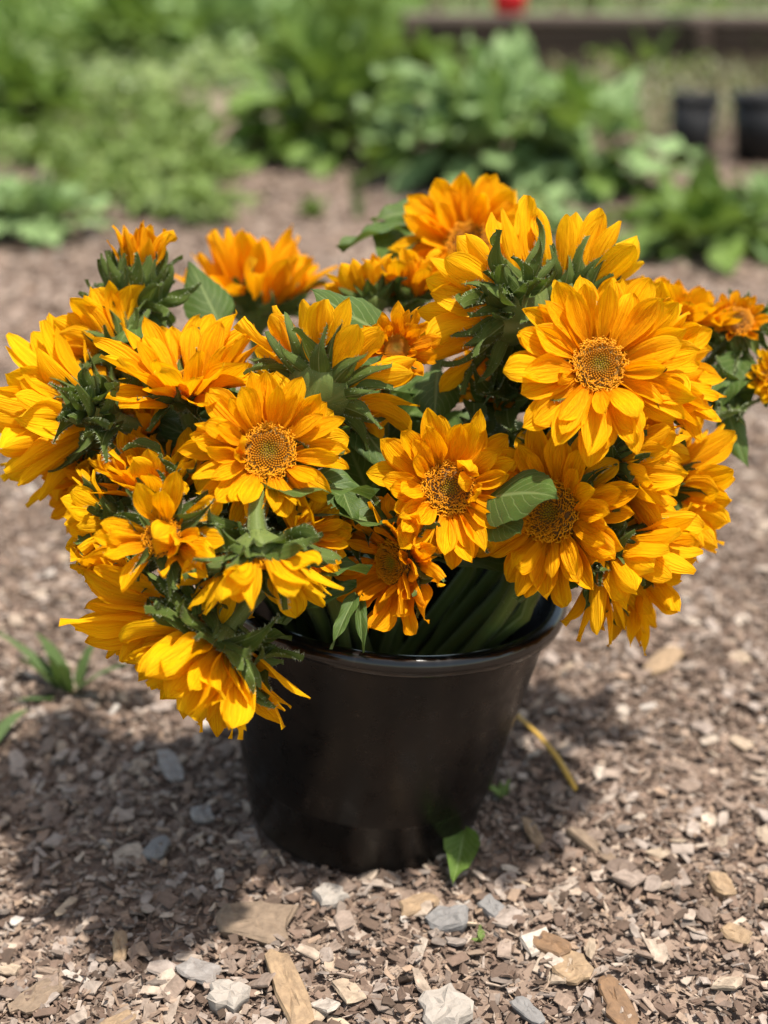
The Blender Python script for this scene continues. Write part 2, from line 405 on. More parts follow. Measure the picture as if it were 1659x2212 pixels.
# ------------------------------------------------------------------ sunflowers
def frame(z, spin=0.0):
    z = z.normalized(); x = CR - z*CR.dot(z)
    if x.length < 0.35: x = (-CF) - z*(-CF).dot(z)
    x.normalize(); y = z.cross(x)
    M = Matrix((x, y, z)).transposed().to_4x4()
    return M @ Matrix.Rotation(spin, 4, 'Z')
YEL = (1, 1, 1, 1); ORG = (1.0, 0.80, .85, 1); DEEP = (.98, 0.62, .7, 1); LEM = (1.0, 1.10, 1.2, 1)
SUNGROUP = 'sunflowers bunched in the black bucket'
def blade_matrix(pos, az, elev, roll, scale, H, back=0.0, xyscale=1.0):
    return H @ Matrix.Translation(pos) @ Matrix.Rotation(az, 4, 'Z') @ Matrix.Rotation(-elev, 4, 'Y') @ Matrix.Rotation(roll, 4, 'X') @ Matrix.Diagonal((scale, scale*xyscale, scale, 1))
def sunflower(label, px, py, depth, d, Rpx, rd=.36, opn=18, layers=None, seed=0, tint=YEL, fl='half', ruff=.22, extra=(), skip=(), bract_open=None, nbr=22, nleaf=2, stem_in=None, brl=.54, jit=1.0, discscale=1.0, bud=False):
    """d = facing (right, up, toward viewer); Rpx = petal tip radius seen face on; opn = mean petal lift in degrees"""
    r = random.Random(7000+seed*13)
    Z = DIR(*d); c = P(px, py, depth); R = Rpx*depth/FPX
    H = Matrix.Translation(c) @ frame(Z)
    rdm = R*rd*discscale; L = R - R*rd*0.85
    # stem
    base = c - Z*(rdm*1.0)
    off = Vector((c.x-RC.x, c.y-RC.y, 0)); ol = off.length; k = min(.098 if off.x < .08 else .128, ol*(0.55 if off.x < .08 else .75))
    ent = RC + (off.normalized()*k if ol > 0 else off) + Vector((r.uniform(-.02, .02), r.uniform(-.02, .02)+.012, 0.0))
    ent.z = RC.z
    bot = BC + (off.normalized()*(-.035) if ol > 0 else off) + Vector((r.uniform(-.03, .03), r.uniform(-.03, .03), 0.012))
    reach = (base-ent).length
    p1 = base - Z*min(.085, reach*.45)
    p2 = ent + Vector((off.x*.15, off.y*.15, min(.14, max(.05, reach*.5))))
    s1 = bez(base, p1, p2, ent, 18)
    s2 = [ent.lerp(bot, t) for t in (.2, .45, .7, 1)]
    root = empty('sunflower', bot, label, 'sunflower', SUNGROUP)
    pts = s1+s2; sr = R*.105 if not bud else R*.12
    sr = max(.0042, min(.0060, sr))
    loc = [p-bot for p in pts]
    obj('stem', tube_mesh('stem', loc, [sr*(1.25 if i == 0 else 1.0) for i in range(len(loc))], m_stem, hairs=420, seed=seed), root)
    # receptacle
    V, F, UV = lathe([(rdm*.30, -rdm*1.05), (rdm*.45, -rdm*.92), (rdm*.78, -rdm*.72), (rdm*1.0, -rdm*.5), (rdm*1.08, -rdm*.28), (rdm*1.02, -.05*rdm)], 24)
    n0 = len(F)
    for h in range(260):
        a = r.uniform(0, 6.28); t = r.uniform(-.95, -.2)*rdm; q = np.interp(t, [-rdm, -rdm*.5, 0], [rdm*.4, rdm, rdm*1.05])
        d_ = Vector((math.cos(a), math.sin(a), r.uniform(-1, .2))); s = Vector((math.cos(a)*q, math.sin(a)*q, t)); kk = len(V)
        tt = Vector((-math.sin(a), math.cos(a), 0))*.00018
        V += [s-tt, s+tt, s+d_*.0022]; UV += [(0, 0)]*3; F.append((kk, kk+1, kk+2))
    me = mesh('receptacle', V, F, True, UV, [m_stem, m_hair]); idx = np.zeros(len(F), np.int32); idx[n0:] = 1; me.polygons.foreach_set('material_index', idx)
    obj('receptacle', me, root, H)
    # disc
    dk = 'o' if fl == 'open' else 'g'
    dsc = obj('disc', disc_mesh[dk], root, H @ Matrix.Diagonal((rdm, rdm, rdm, 1)))
    f = obj('floret', r.choice(floret_mesh[fl]), dsc, Matrix.Rotation(r.uniform(0, 6), 4, 'Z')); f['kind'] = 'stuff'
    # petals
    if layers is None: layers = [(18, -3, 1.0), (18, 8, .95), (14, 22, .80)]
    for li, (cnt, de, ln) in enumerate(layers):
        a0 = r.uniform(0, 6.28)
        for i in range(cnt):
            az = a0 + 2*math.pi*(i + r.uniform(-.28, .28)*jit)/cnt
            azd = math.degrees(az) % 360
            if any((lo <= azd <= hi) for lo, hi in skip): continue
            if r.random() < .04*jit: continue
            rs = r.random()
            key = 'ruffle' if rs < ruff else ('droop' if rs < ruff+.08 and li == 0 else 'flat')
            el = math.radians(opn+de+r.gauss(0, 8)*jit)
            l_ = L*ln*r.uniform(.84, 1.08)
            pos = Vector((math.cos(az)*rdm*.93, math.sin(az)*rdm*.93, rdm*(-.25+.14*li)))
            o = obj('petal', r.choice(petals[key]), root, blade_matrix(pos, az+r.gauss(0, .07)*jit, el, r.gauss(0, .22)*jit, l_, H, xyscale=r.uniform(.85, 1.12)*min(1.0, .050/l_)**.85))
            o.color = tint
    for (azd, eld, ln, key, wd, roll) in extra:
        az = math.radians(azd); pos = Vector((math.cos(az)*rdm*.95, math.sin(az)*rdm*.95, 0))
        o = obj('petal', r.choice(petals[key]), root, blade_matrix(pos, az, math.radians(eld), math.radians(roll), L*ln, H, xyscale=wd)); o.color = tint
    # bracts
    bo = (opn-14) if bract_open is None else bract_open
    for row in range(2 if not bud else 3):
        nb = nbr//2; a0 = r.uniform(0, 6.28)
        for i in range(nb):
            az = a0 + 2*math.pi*(i+r.uniform(-.2, .2))/nb
            pos = Vector((math.cos(az)*rdm*(1.02-.14*row), math.sin(az)*rdm*(1.02-.14*row), -rdm*(.30+.22*row)))
            el = math.radians(bo - row*16 + r.gauss(0, 11))
            obj('bract', r.choice(bracts), root, blade_matrix(pos, az, el, r.gauss(0, .15), R*brl*r.uniform(.75, 1.15)*(1-.12*row), H, xyscale=r.uniform(.9, 1.25)))
    # leaves along the stem, inside the bunch
    for i in range(nleaf):
        q = pts[4+i*4+r.randrange(3)]
        a = r.uniform(0, 6.28)
        out = Vector((math.cos(a), math.sin(a), r.uniform(-.35, .25)))
        if q.z < RC.z+.03: continue
        if out.y < .1: out.y = abs(out.y)+.1
        place_blade(r.choice(leaves), root, q, q+out*r.uniform(.06, .10), Vector((0, 0, 1)))
    root_info.append((label, pts)); return root, H, R, rdm
def place_blade(me, root, a, b_, up, wd=1.0, name='leaf', **props):
    x = (b_-a); L = x.length; x = x/L; y = up.cross(x)
    y = y.normalized() if y.length > 1e-4 else x.orthogonal().normalized()
    z = x.cross(y); M = Matrix.Translation(a) @ Matrix((x, y, z)).transposed().to_4x4() @ Matrix.Diagonal((L, L*wd, L, 1))
    return obj(name, me, root, M, **props)
root_info = []

# ------------------------------------------------------------------ bucket
m_plastic, n, b = mat('black_plastic')
tc = N(n, 'ShaderNodeTexCoord')
n1 = noise_(n, tc.outputs['Object'], 9.0, 5, .6); n2 = noise_(n, tc.outputs['Object'], 60.0, 4, .6)
sp = noise_(n, tc.outputs['Object'], 420.0, 2, .5)
c = mixc(n, ramp(n, n1, [(0.42, 0.0), (0.72, 1.0)]), (0.0030, 0.0027, 0.0027), (0.012, 0.008, 0.006))
c = mixc(n, ramp(n, sp, [(0.72, 0.0), (0.78, 0.35)]), c, (0.12, 0.10, 0.08))
szb = N(n, 'ShaderNodeSeparateXYZ'); n.links.new(tc.outputs['Object'], szb.inputs[0])
low = ramp(n, math_(n, 'ADD', math_(n, 'MULTIPLY', szb.outputs[2], 5.0), math_(n, 'MULTIPLY', n1, .35)), [(.12, .35), (.36, 0.0)])
c = mixc(n, math_(n, 'MULTIPLY', low, n2), c, (0.10, 0.075, 0.055))      # dry soil splashed on the foot
mps = N(n, 'ShaderNodeMapping'); mps.inputs['Scale'].default_value = (14, 14, 160); n.links.new(tc.outputs['Object'], mps.inputs[0])
scr = noise_(n, mps.outputs[0], 1.0, 4, .7); c = mixc(n, ramp(n, scr, [(.68, 0.0), (.76, .25)]), c, (.045, .038, .032))
n.links.new(c, b.inputs['Base Color'])
n.links.new(ramp(n, n2, [(0.3, 0.20), (0.7, 0.44)]), b.inputs['Roughness'])
b.inputs['Specular IOR Level'].default_value = 0.24
bump(n, n2, 0.12, 0.001, b)
m_rim = m_plastic.copy(); m_rim.name = 'glossy_rim_plastic'
for nd in m_rim.node_tree.nodes:
    if nd.type == 'BSDF_PRINCIPLED':
        for lk in list(nd.inputs['Roughness'].links): m_rim.node_tree.links.remove(lk)
        nd.inputs['Roughness'].default_value = 0.17; nd.inputs['Specular IOR Level'].default_value = 0.5
bax = (RC-BC).normalized(); BH = (RC-BC).length
BM = Matrix.Translation(BC) @ bax.to_track_quat('Z', 'Y').to_matrix().to_4x4()
bucket = empty('bucket', BC, 'black plastic bucket full of sunflowers standing on the mulch', 'bucket')
bucket.matrix_basis = BM
prof = [(0.0005, .0), (BR-.008, .0), (BR-.002, .002), (BR, .008), (BR+.006, BH*.22), (BR+.0085, BH*.235), (BR+.010, BH*.25), (BR+.0365, BH-.022), (BR+.038, BH-.018),
        (BR+.037, BH-.010), (BR+.0335, BH-.012), (BR+.006, BH*.25), (BR-.004, .012), (.0005, .008)]
V, F, UV = lathe(prof, 96)
obj('body', mesh('bucket_body', V, F, True, UV, m_plastic), bucket)
ri = BR+.034; pr2 = []
for (r_, z_) in ((ri, -.012), (ri+.0005, -.004), (ri+.002, -.0005), (ri+.005, .0008), (ri+.009, .0006), (ri+.0115, -.001), (ri+.0135, -.0045), (ri+.0140, -.009), (ri+.0130, -.0135), (ri+.0105, -.0150), (ri+.008, -.0135), (ri+.006, -.012), (ri+.003, -.0125), (ri, -.012)):
    pr2.append((r_, BH+z_))
V, F, UV = lathe(pr2, 128)
obj('rim', mesh('bucket_rim', V, F, True, UV, m_rim), bucket)
m_water, n, b = mat('water'); b.inputs['Base Color'].default_value = (0.02, 0.022, 0.015, 1); b.inputs['Roughness'].default_value = 0.05
V, F, UV = lathe([(BR+.009, 0), (.0005, 0)], 64)
obj('water', mesh('bucket_water', V, F, True, UV, m_water), bucket, None).location = (0, 0, BH*.30)
#FLOWERS
exec_flowers = True

FL = [
 # label, px, py, depth, dir, Rpx, kwargs
 ('open sunflower facing forward left of centre, showing a round green-centred disc', 580, 975, .955, (.12, .20, 1), 186, dict(rd=.31, opn=14, seed=1, extra=[(178, 75, .55, 'incurl', 1.1, 10), (200, 60, .6, 'incurl', 1.0, -10), (165, 45, .75, 'flat', 1, 20)])),
 ('largest open sunflower on the right, wide petals round an open disc', 1295, 790, .96, (.02, .25, 1), 212, dict(rd=.27, opn=12, seed=2, ruff=.08, extra=[(205, 50, .5, 'ruffle', .9, 0)])),
 ('central sunflower with petals folded in over the right of its disc', 968, 1055, .99, (.16, .12, 1), 176, dict(rd=.32, opn=18, seed=3, fl='open', extra=[(15, 100, .75, 'incurl', 1.3, 0), (55, 70, .85, 'incurl', 1.2, 10), (-15, 75, .7, 'ruffle', 1.2, 0), (75, 45, .9, 'flat', 1.2, 0), (35, 50, .7, 'ruffle', 1, 0)])),
 ('sunflower right above the bucket rim with a green leaf across its disc', 1190, 1105, 1.0, (-.50, .0, 1), 196, dict(rd=.32, opn=16, seed=4, fl='open', tint=(1, .96, .95, 1))),
 ('deep orange ruffled sunflower hanging over the middle of the bucket rim', 852, 1215, 1.0, (-.80, -.05, .70), 165, dict(rd=.30, opn=24, seed=5, fl='open', tint=ORG, ruff=.45, layers=[(14, 0, 1.0), (13, 14, .95), (10, 30, .8)])),
 ('sunflower seen from behind just above the open bloom left of centre', 700, 828, 1.0, (.34, .62, -.50), 218, dict(rd=.32, opn=26, seed=6, brl=.58, tint=(1, .98, 1, 1), layers=[(16, 0, 1.0), (15, 8, .95)], bract_open=8, ruff=.08)),
 ('upturned sunflower under the half-open bud, its disc half hidden by petals', 400, 835, 1.015, (-.05, .86, .50), 225, dict(rd=.24, opn=32, seed=7, fl='open', ruff=.12, layers=[(14, -4, 1.0), (14, 10, .95), (9, 26, .7)])),
 ('leftmost sunflower turned left, yellow petals in profile and green bracts on its right', 205, 905, 1.06, (-.86, .16, -.22), 268, dict(rd=.22, opn=46, seed=8, tint=LEM, layers=[(20, -12, .85), (20, 0, .95), (18, 14, .9)], bract_open=34, nbr=28, brl=.42)),
 ('small sunflower tucked between the half-open bud and the leftmost bloom', 248, 765, 1.08, (-.62, .52, -.2), 175, dict(rd=.24, opn=42, seed=9)),
 ('blurred deep orange sunflower at the back left beside a grey-green leaf', 555, 665, 1.30, (.02, .97, .05), 220, dict(rd=.22, opn=62, seed=11, tint=(1, .86, .9, 1), layers=[(17, -22, .9), (16, -6, .95), (14, 10, .95)], ruff=.2)),
 ('topmost sunflower, soft focus, large upright petals above its disc', 1012, 530, 1.22, (-.02, .22, 1), 165, dict(rd=.30, opn=18, seed=12, fl='open', tint=(1, .97, 1, 1))),
 ('sunflower seen from behind with a thick hairy stem, its petals fanned to the left', 1105, 660, 1.035, (-.66, .40, -.42), 250, dict(rd=.31, opn=38, seed=13, brl=.55, layers=[(15, 0, 1), (15, 10, .95)], bract_open=14, nbr=26)),
 ('sunflower seen from behind, petals pointing up above the largest open bloom', 1222, 635, 1.06, (.14, .82, -.34), 225, dict(rd=.34, opn=46, seed=14, brl=.50, layers=[(15, 0, 1), (13, 8, .95)], bract_open=36, nbr=24, tint=LEM)),
 ('small orange sunflower with a green disc beside the veined leaf', 856, 752, 1.0, (.12, .12, .9), 98, dict(rd=.31, opn=28, seed=15, fl='closed', tint=(1, .84, .9, 1), layers=[(13, 0, 1), (13, 18, .9), (12, 38, .7)], ruff=.35)),
 ('blurred sunflower at the back below the topmost bloom', 880, 640, 1.18, (-.1, .8, .1), 150, dict(rd=.26, opn=44, seed=16, tint=(1, .9, .95, 1))),
 ('blurred yellow sunflower rising just behind the veined leaf', 800, 650, 1.16, (-.2, .8, -.3), 115, dict(rd=.30, opn=46, seed=17)),
 ('sunflower turned right, pressed behind the right side of the largest bloom', 1405, 800, 1.04, (.72, .25, .30), 200, dict(rd=.26, opn=38, seed=18, ruff=.3, layers=[(15, -6, 1), (14, 8, 1), (10, 22, .8)])),
 ('blurred sunflower at the back between the largest bloom and the small orange one', 1462, 700, 1.16, (.2, .75, .2), 150, dict(rd=.26, opn=34, seed=19, tint=(1, .92, .95, 1))),
 ('small orange sunflower at the right with a dark cupped disc', 1592, 695, 1.15, (-.02, .42, .9), 74, dict(rd=.44, opn=38, seed=20, tint=(1, .82, .9, 1), fl='open', layers=[(12, 0, 1), (11, 14, .85)], bract_open=-30, brl=1.1, nbr=30)),
 ('yellow sunflower cut by the right edge of the picture', 1672, 815, 1.14, (.2, .1, .8), 72, dict(rd=.32, opn=22, seed=21, tint=LEM, brl=.7)),
 ('sunflower below the largest bloom, turned right with bracts on its left', 1345, 1005, 1.02, (.74, -.02, .24), 195, dict(rd=.25, opn=46, seed=22, ruff=.35, brl=.48, layers=[(15, -6, 1), (14, 6, 1), (10, 22, .8)])),
 ('soft focus sunflower jutting furthest right on the right side of the bunch', 1440, 1060, 1.10, (.76, -.10, -.10), 200, dict(rd=.25, opn=38, seed=23, ruff=.2, tint=YEL, layers=[(15, -6, 1), (14, 6, 1)])),
 ('sunflower at the lower right, creased petals hanging down in front', 1325, 1195, 1.02, (.58, -.58, .16), 205, dict(rd=.25, opn=46, seed=24, ruff=.3, brl=.42, layers=[(14, -6, 1), (13, 6, 1)])),
 ('soft focus sunflower at the lower right behind the one with creased hanging petals', 1375, 1215, 1.08, (.78, -.40, .0), 200, dict(rd=.25, opn=34, seed=25, ruff=.15, layers=[(15, -6, 1), (14, 8, 1)])),
 ('sunflower at the left in profile, narrow petals sticking out left from pale bracts', 238, 1130, .99, (-.88, -.05, .05), 150, dict(rd=.32, opn=50, seed=26, brl=.66, nbr=26, tint=LEM, ruff=.25)),
 ('misshapen sunflower with a few large folded petals hiding its disc', 352, 1160, .93, (-.10, .05, 1), 158, dict(rd=.25, opn=30, seed=27, fl='open', layers=[(8, 0, 1.0), (7, 14, .95)], ruff=.4, jit=1.5, extra=[(45, 95, .8, 'incurl', 1.4, 0), (-15, 75, .9, 'ruffle', 1.3, 0), (-35, 90, .7, 'incurl', 1.4, 15)], brl=.66)),
 ('sunflower between the misshapen bloom and the upturned one, petals raised', 345, 1055, 1.0, (-.05, .82, .35), 170, dict(rd=.26, opn=44, seed=28, ruff=.2)),
 ('downturned sunflower at the front, green back up and creased petals hanging down', 560, 1215, .93, (.10, -.93, .12), 205, dict(rd=.33, opn=42, seed=29, brl=.52, nbr=30, bract_open=8, tint=LEM, ruff=.3, layers=[(14, -8, 1), (13, 6, .95)])),
 ('small sunflower turned right beside the downturned bloom', 655, 1168, .965, (.62, -.02, .52), 120, dict(rd=.27, opn=34, seed=30, ruff=.25, brl=.7, tint=(1, .97, 1, 1))),
 ('lowest sunflower at the front left, long petals pointing down', 425, 1340, .962, (-.46, -.64, .46), 285, dict(rd=.20, opn=20, seed=31, ruff=.06, brl=.36, skip=((5, 150),),  layers=[(17, -6, 1.0), (17, 6, 1.0), (13, 22, .85), (9, 45, .6)])),
 ('front left sunflower turned left above the lowest bloom', 318, 1285, .99, (-.70, -.35, .20), 205, dict(rd=.22, skip=((10, 110),), opn=34, layers=[(17, -6, 1), (16, 8, 1)], seed=32, ruff=.15, tint=YEL)),
 ('sunflower with green bracts hanging in front of the bucket, beside the lowest bloom', 462, 1398, .952, (-.52, -.70, .14), 225, dict(rd=.24, opn=48, seed=33, brl=.66, nbr=24, ruff=.4, bract_open=5, tint=LEM)),
 ('sunflower low at the left, almost hidden under the leftmost bloom', 185, 1050, 1.07, (-.6, -.2, .4), 125, dict(rd=.28, opn=30, seed=34, tint=(1, .9, .95, 1))),
 ('sunflower deep in the bunch behind the central bloom, only parts showing', 1085, 830, 1.12, (-.1, .5, .4), 125, dict(rd=.30, opn=26, seed=35, tint=(1, .9, .9, 1), brl=.7, nbr=26)),
 ('shaded sunflower squeezed between the upturned bloom and the open one left of centre', 300, 930, 1.06, (-.45, .25, .5), 140, dict(rd=.28, opn=30, seed=36)),
 ('shaded sunflower behind the misshapen bloom, low on the left side', 285, 1235, 1.01, (-.7, -.3, .4), 130, dict(rd=.28, opn=32, seed=37)),
]
roots = {}
for i, (label, px, py, dep, d, R, kw) in enumerate(FL):
    roots[i] = sunflower(label, px, py, dep, d, R, **kw)

# half-open bud
r = random.Random(42)
c = P(300, 615, 1.10); Z = DIR(.03, .93, .35); H = Matrix.Translation(c) @ frame(Z) @ Matrix.Scale(.84, 4)
ent = RC + Vector((-.07, .0, 0)); bot = BC + Vector((.02, .02, .012))
bud = empty('sunflower_bud', bot, 'half-open sunflower bud at the upper left, orange petals pushing out of green bracts', 'sunflower bud')
pts = bez(c-Z*.03, c-Z*.11, ent+Vector((-.02, 0, .12)), ent, 16) + [ent.lerp(bot, t) for t in (.3, .6, 1)]
obj('stem', tube_mesh('bud_stem', [p-bot for p in pts], [.0052]*len(pts), m_stem, hairs=500, seed=5), bud)
V, F, UV = lathe([(.005, -.034), (.014, -.030), (.023, -.020), (.026, -.008), (.024, .006), (.018, .016), (.006, .022), (.0005, .023)], 20)
obj('receptacle', mesh('bud_receptacle', V, F, True, UV, m_bract), bud, H)
for i in range(30):
    a = r.uniform(0, 6.28); rad = .015*math.sqrt(r.random())
    o = obj('petal', r.choice(petals['flat']+petals['ruffle']), bud, blade_matrix(Vector((rad*math.cos(a), rad*math.sin(a), .0)), a, math.radians(r.uniform(68, 100)), r.gauss(0, .4), r.uniform(.042, .062), H, xyscale=.55)); o.color = (1, .86, .9, 1)
for row, (cnt, el, L, z) in enumerate(((12, 88, .034, .0), (12, 72, .040, -.006), (12, 58, .040, -.014), (9, 14, .038, -.020), (6, -40, .030, -.026))):
    for i in range(cnt):
        az = 2*math.pi*(i+.5*(row % 2)+r.uniform(-.2, .2))/cnt; rr_ = (.024, .025, .025, .022, .016)[row]
        obj('bract', r.choice(bracts if row > 1 else bracts_in), bud, blade_matrix(Vector((rr_*math.cos(az), rr_*math.sin(az), z)), az, math.radians(el+r.gauss(0, 9)), r.gauss(0, .2), L*r.uniform(.85, 1.15), H, xyscale=1.35))

# leaves that show: (flower index, base px/py/depth, tip px/py/depth, normal, width, mesh)
def lf(root, a, b_, nrm, wd=1.0, me=None):
    place_blade(me or leaf_flat[0], root, P(*a), P(*b_), DIR(*nrm), wd)
rr_ix = 0; rr3 = random.Random(19)
lf(roots[5][0], (850, 730, 1.02), (664, 628, 1.0), (-.3, .75, .7), 1.35, leaf_flat[0])
lf(roots[0][0], (800, 1075, 1.06), (725, 925, 1.04), (.2, .5, .9), 1.5, leaf_flat[1])
lf(roots[6][0], (400, 905, 1.06), (300, 850, 1.05), (.2, .5, .9), 1.5, leaf_flat[2])
lf(roots[6][0], (480, 960, 1.06), (330, 905, 1.05), (.2, .5, .9), 1.2, leaf_flat[0])
lf(bud, (475, 700, 1.16), (405, 572, 1.17), (.3, .3, 1), 1.3, leaf_flat[1])
lf(roots[2][0], (770, 905, 1.03), (868, 1020, 1.02), (.5, .6, .8), 1.15, leaf_flat[2])
lf(roots[3][0], (1060, 1075, .985), (1212, 1098, .925), (-.1, .35, 1), 1.2, leaf_flat[0])
lf(roots[3][0], (1062, 1120, .99), (1130, 1165, .95), (-.1, .5, 1), 1.2, leaf_flat[1])
lf(roots[10][0], (880, 490, 1.24), (738, 552, 1.22), (-.2, .9, .5), 1.0, leaves[0])
lf(roots[10][0], (900, 500, 1.26), (845, 575, 1.2), (0, .6, .8), 1.3, leaves[1])
lf(roots[10][0], (910, 455, 1.27), (800, 470, 1.25), (0, .6, .8), 1.2, leaves[2])
lf(roots[13][0], (945, 800, 1.08), (935, 925, 1.05), (.1, .3, 1), 1.3, leaf_flat[1])
lf(roots[18][0], (1570, 880, 1.16), (1620, 1010, 1.15), (.1, .2, 1), .8, leaf_flat[2])
lf(bud, (300, 670, 1.10), (262, 760, 1.05), (-.1, .4, 1), 1.2, leaf_flat[1])
lf(roots[3][0], (1290, 1245, 1.03), (1130, 1278, 1.0), (0, .7, .8), .6, leaves[3])
lf(roots[22][0], (1290, 1250, 1.02), (1258, 1325, 1.0), (.3, .3, 1), .7, leaves[4])
lf(roots[22][0], (1310, 1255, 1.03), (1308, 1322, 1.01), (.3, .3, 1), .5, leaves[2])
lf(roots[4][0], (770, 1285, 1.0), (712, 1400, .975), (-.4, .3, 1), .5, leaves[2])
lf(roots[4][0], (775, 1290, 1.0), (782, 1415, .985), (.3, .3, 1), .32, leaves[4])
lf(roots[27][0], (770, 1270, 1.0), (610, 1332, .98), (0, .7, .8), .4, leaves[3])
lf(roots[31][0], (520, 1395, .97), (632, 1390, .955), (0, .8, .5), .7, leaves[0])
lf(roots[27][0], (520, 1190, .96), (610, 1250, .915), (0, .6, .8), 1.1, leaf_flat[2])
lf(roots[27][0], (560, 1150, .955), (665, 1245, .92), (.2, .5, .9), .9, leaf_flat[0])
lf(roots[27][0], (480, 1180, .97), (420, 1305, .93), (-.4, .4, .9), .55, leaves[3])
lf(roots[27][0], (600, 1130, .97), (650, 1090, .95), (.2, .2, 1), 1.2, leaf_flat[1])
lf(roots[0][0], (740, 1060, 1.0), (770, 1130, .98), (.3, .3, 1), 1.1, leaves[5])
for (a_, b_) in (((1560, 800, 1.15), (1520, 860, 1.13)), ((1600, 770, 1.15), (1560, 880, 1.13)), ((1620, 800, 1.15), (1650, 880, 1.14)), ((1600, 830, 1.16), (1600, 910, 1.14)), ((1570, 840, 1.16), (1540, 915, 1.14))):
    lf(roots[18][0], a_, b_, (.1, .4, 1), 1.0, leaves[rr_ix % 6]); rr_ix += 1
for k in range(46):
    tgt = P(rr3.uniform(230, 1420), rr3.uniform(800, 1230), rr3.uniform(1.08, 1.17))
    bd = 9
    for ri_, (lb_, pts_) in enumerate(root_info):
        for pt in pts_[2:18]:
            dd_ = (pt-tgt).length
            if .03 < dd_ < bd: bd, bi, bp = dd_, ri_, pt
    if bd < .12:
        d_ = (tgt-bp).normalized(); place_blade(rr3.choice(leaves+leaf_flat), roots[bi][0], bp, bp+d_*max(.06, bd*1.2), DIR(rr3.uniform(-.4, .4), .6, .8), 1.25)
def sepals(ri_, px, py, dep, spread, cnt, seed, L=62, bias=(0, 0)):
    r = random.Random(seed)
    for k in range(cnt):
        a = r.uniform(0, 6.28); s_ = spread*math.sqrt(r.random()); x0, y0 = px+math.cos(a)*s_, py-math.sin(a)*s_*.8
        a2 = a+r.gauss(0, .8); l_ = L*r.uniform(.7, 1.4); x1, y1 = x0+math.cos(a2)*l_+bias[0], y0-math.sin(a2)*l_+bias[1]
        place_blade(r.choice(bracts), roots[ri_][0], P(x0, y0, dep+r.uniform(0, .02)), P(x1, y1, dep-r.uniform(.0, .03)), DIR(math.cos(a2)*.3, .5, .9), 1.25, 'bract')
sepals(27, 500, 1130, .975, 70, 26, 1, 60, (0, 15)); sepals(27, 545, 1195, .935, 60, 14, 2, 55, (0, 20))
sepals(7, 215, 900, .995, 55, 20, 3); sepals(24, 245, 1150, .985, 48, 18, 4); sepals(11, 1075, 880, 1.06, 70, 16, 5, 70)
sepals(20, 1335, 1020, 1.0, 45, 12, 6); sepals(22, 1325, 1200, 1.0, 40, 12, 7, 58); sepals(31, 520, 1440, .965, 35, 12, 8, 66, (15, 25))
sepals(26, 390, 1000, .985, 50, 12, 9); sepals(11, 1120, 655, 1.0, 45, 12, 10, 66); sepals(18, 1590, 850, 1.14, 50, 16, 11)
sepals(2, 1095, 1000, 1.035, 40, 12, 12, 80, (15, 0)); sepals(4, 770, 1120, 1.01, 50, 14, 13)
# big leaves that close the heart of the bunch
rr2 = random.Random(77)
for k in range(26):
    i = rr2.choice([0, 1, 2, 3, 5, 6, 11, 12, 13, 16, 26, 33]); pts = root_info[i][1]; q = pts[rr2.randrange(3, 14)]
    if q.z < RC.z+.04: q = pts[4]
    a = rr2.uniform(0, 6.28); out = Vector((math.cos(a)*.8, abs(math.sin(a))*.8+.1, rr2.uniform(-.5, .1)))
    place_blade(rr2.choice(leaves), roots[i][0], q, q+out*rr2.uniform(.06, .10), Vector((0, 0, 1)), 1.1)

# ------------------------------------------------------------------ ground
def hgt(x, y):
    return (0.006*np.sin(x*7.1+1.3)*np.cos(y*6.3) + 0.004*np.sin(x*17+y*11) + 0.003*np.cos(y*23-x*9))*np.clip(((x-BC.x)**2+(y-BC.y)**2)/.04-.4, .15, 1) - .004
m_ground, n, b = mat('mulched_soil')
tc = N(n, 'ShaderNodeTexCoord'); o_ = tc.outputs['Object']
n1 = noise_(n, o_, 1.3, 5, .6); n2 = noise_(n, o_, 60, 6, .7); n3 = noise_(n, o_, 7, 4, .6)
vo = N(n, 'ShaderNodeTexVoronoi'); vo.inputs['Scale'].default_value = 75; n.links.new(o_, vo.inputs['Vector'])
sepc = N(n, 'ShaderNodeSeparateColor'); n.links.new(vo.outputs['Color'], sepc.inputs[0])
chip = ramp(n, sepc.outputs[0], [(0.0, (0.060, 0.042, 0.032)), (.35, (0.14, 0.10, 0.078)), (.65, (0.23, 0.17, 0.13)), (.88, (0.33, 0.25, 0.19)), (1, (.45, .38, .32))])
soil = mixc(n, n2, (0.065, 0.045, 0.034), (0.175, 0.125, 0.095))
cc = mixc(n, ramp(n, n3, [(.35, .85), (.65, .45)]), soil, chip)
cc = mixc(n, ramp(n, n1, [(.35, 0.0), (.7, .5)]), cc, (0.26, 0.185, 0.145))
sx = N(n, 'ShaderNodeSeparateXYZ'); n.links.new(o_, sx.inputs[0])
gz = ramp(n, math_(n, 'ADD', math_(n, 'MULTIPLY', sx.outputs[1], 1/30.0), math_(n, 'MULTIPLY', n1, .12)), [(.27, 0.0), (.40, 1.0)])
cc = mixc(n, gz, cc, (0.075, 0.12, 0.032))
n.links.new(cc, b.inputs['Base Color']); b.inputs['Roughness'].default_value = .9; b.inputs['Specular IOR Level'].default_value = .2
bump(n, math_(n, 'ADD', n2, math_(n, 'MULTIPLY', vo.outputs['Distance'], .8)), .7, .006, b)
xs = np.concatenate([[-900, -60, -15, -6], np.linspace(-3, 3, 121), [6, 15, 60, 900]]); ys = np.concatenate([[-900, -20, -2], np.linspace(0, 6, 151), [9, 15, 60, 1500]])
X, Y = np.meshgrid(xs, ys); Zg = np.where((np.abs(X) < 3.01) & (Y < 6.01) & (Y > -.01), hgt(X, Y), -.004)
nx = len(xs); V = np.stack([X, Y, Zg], -1).reshape(-1, 3)
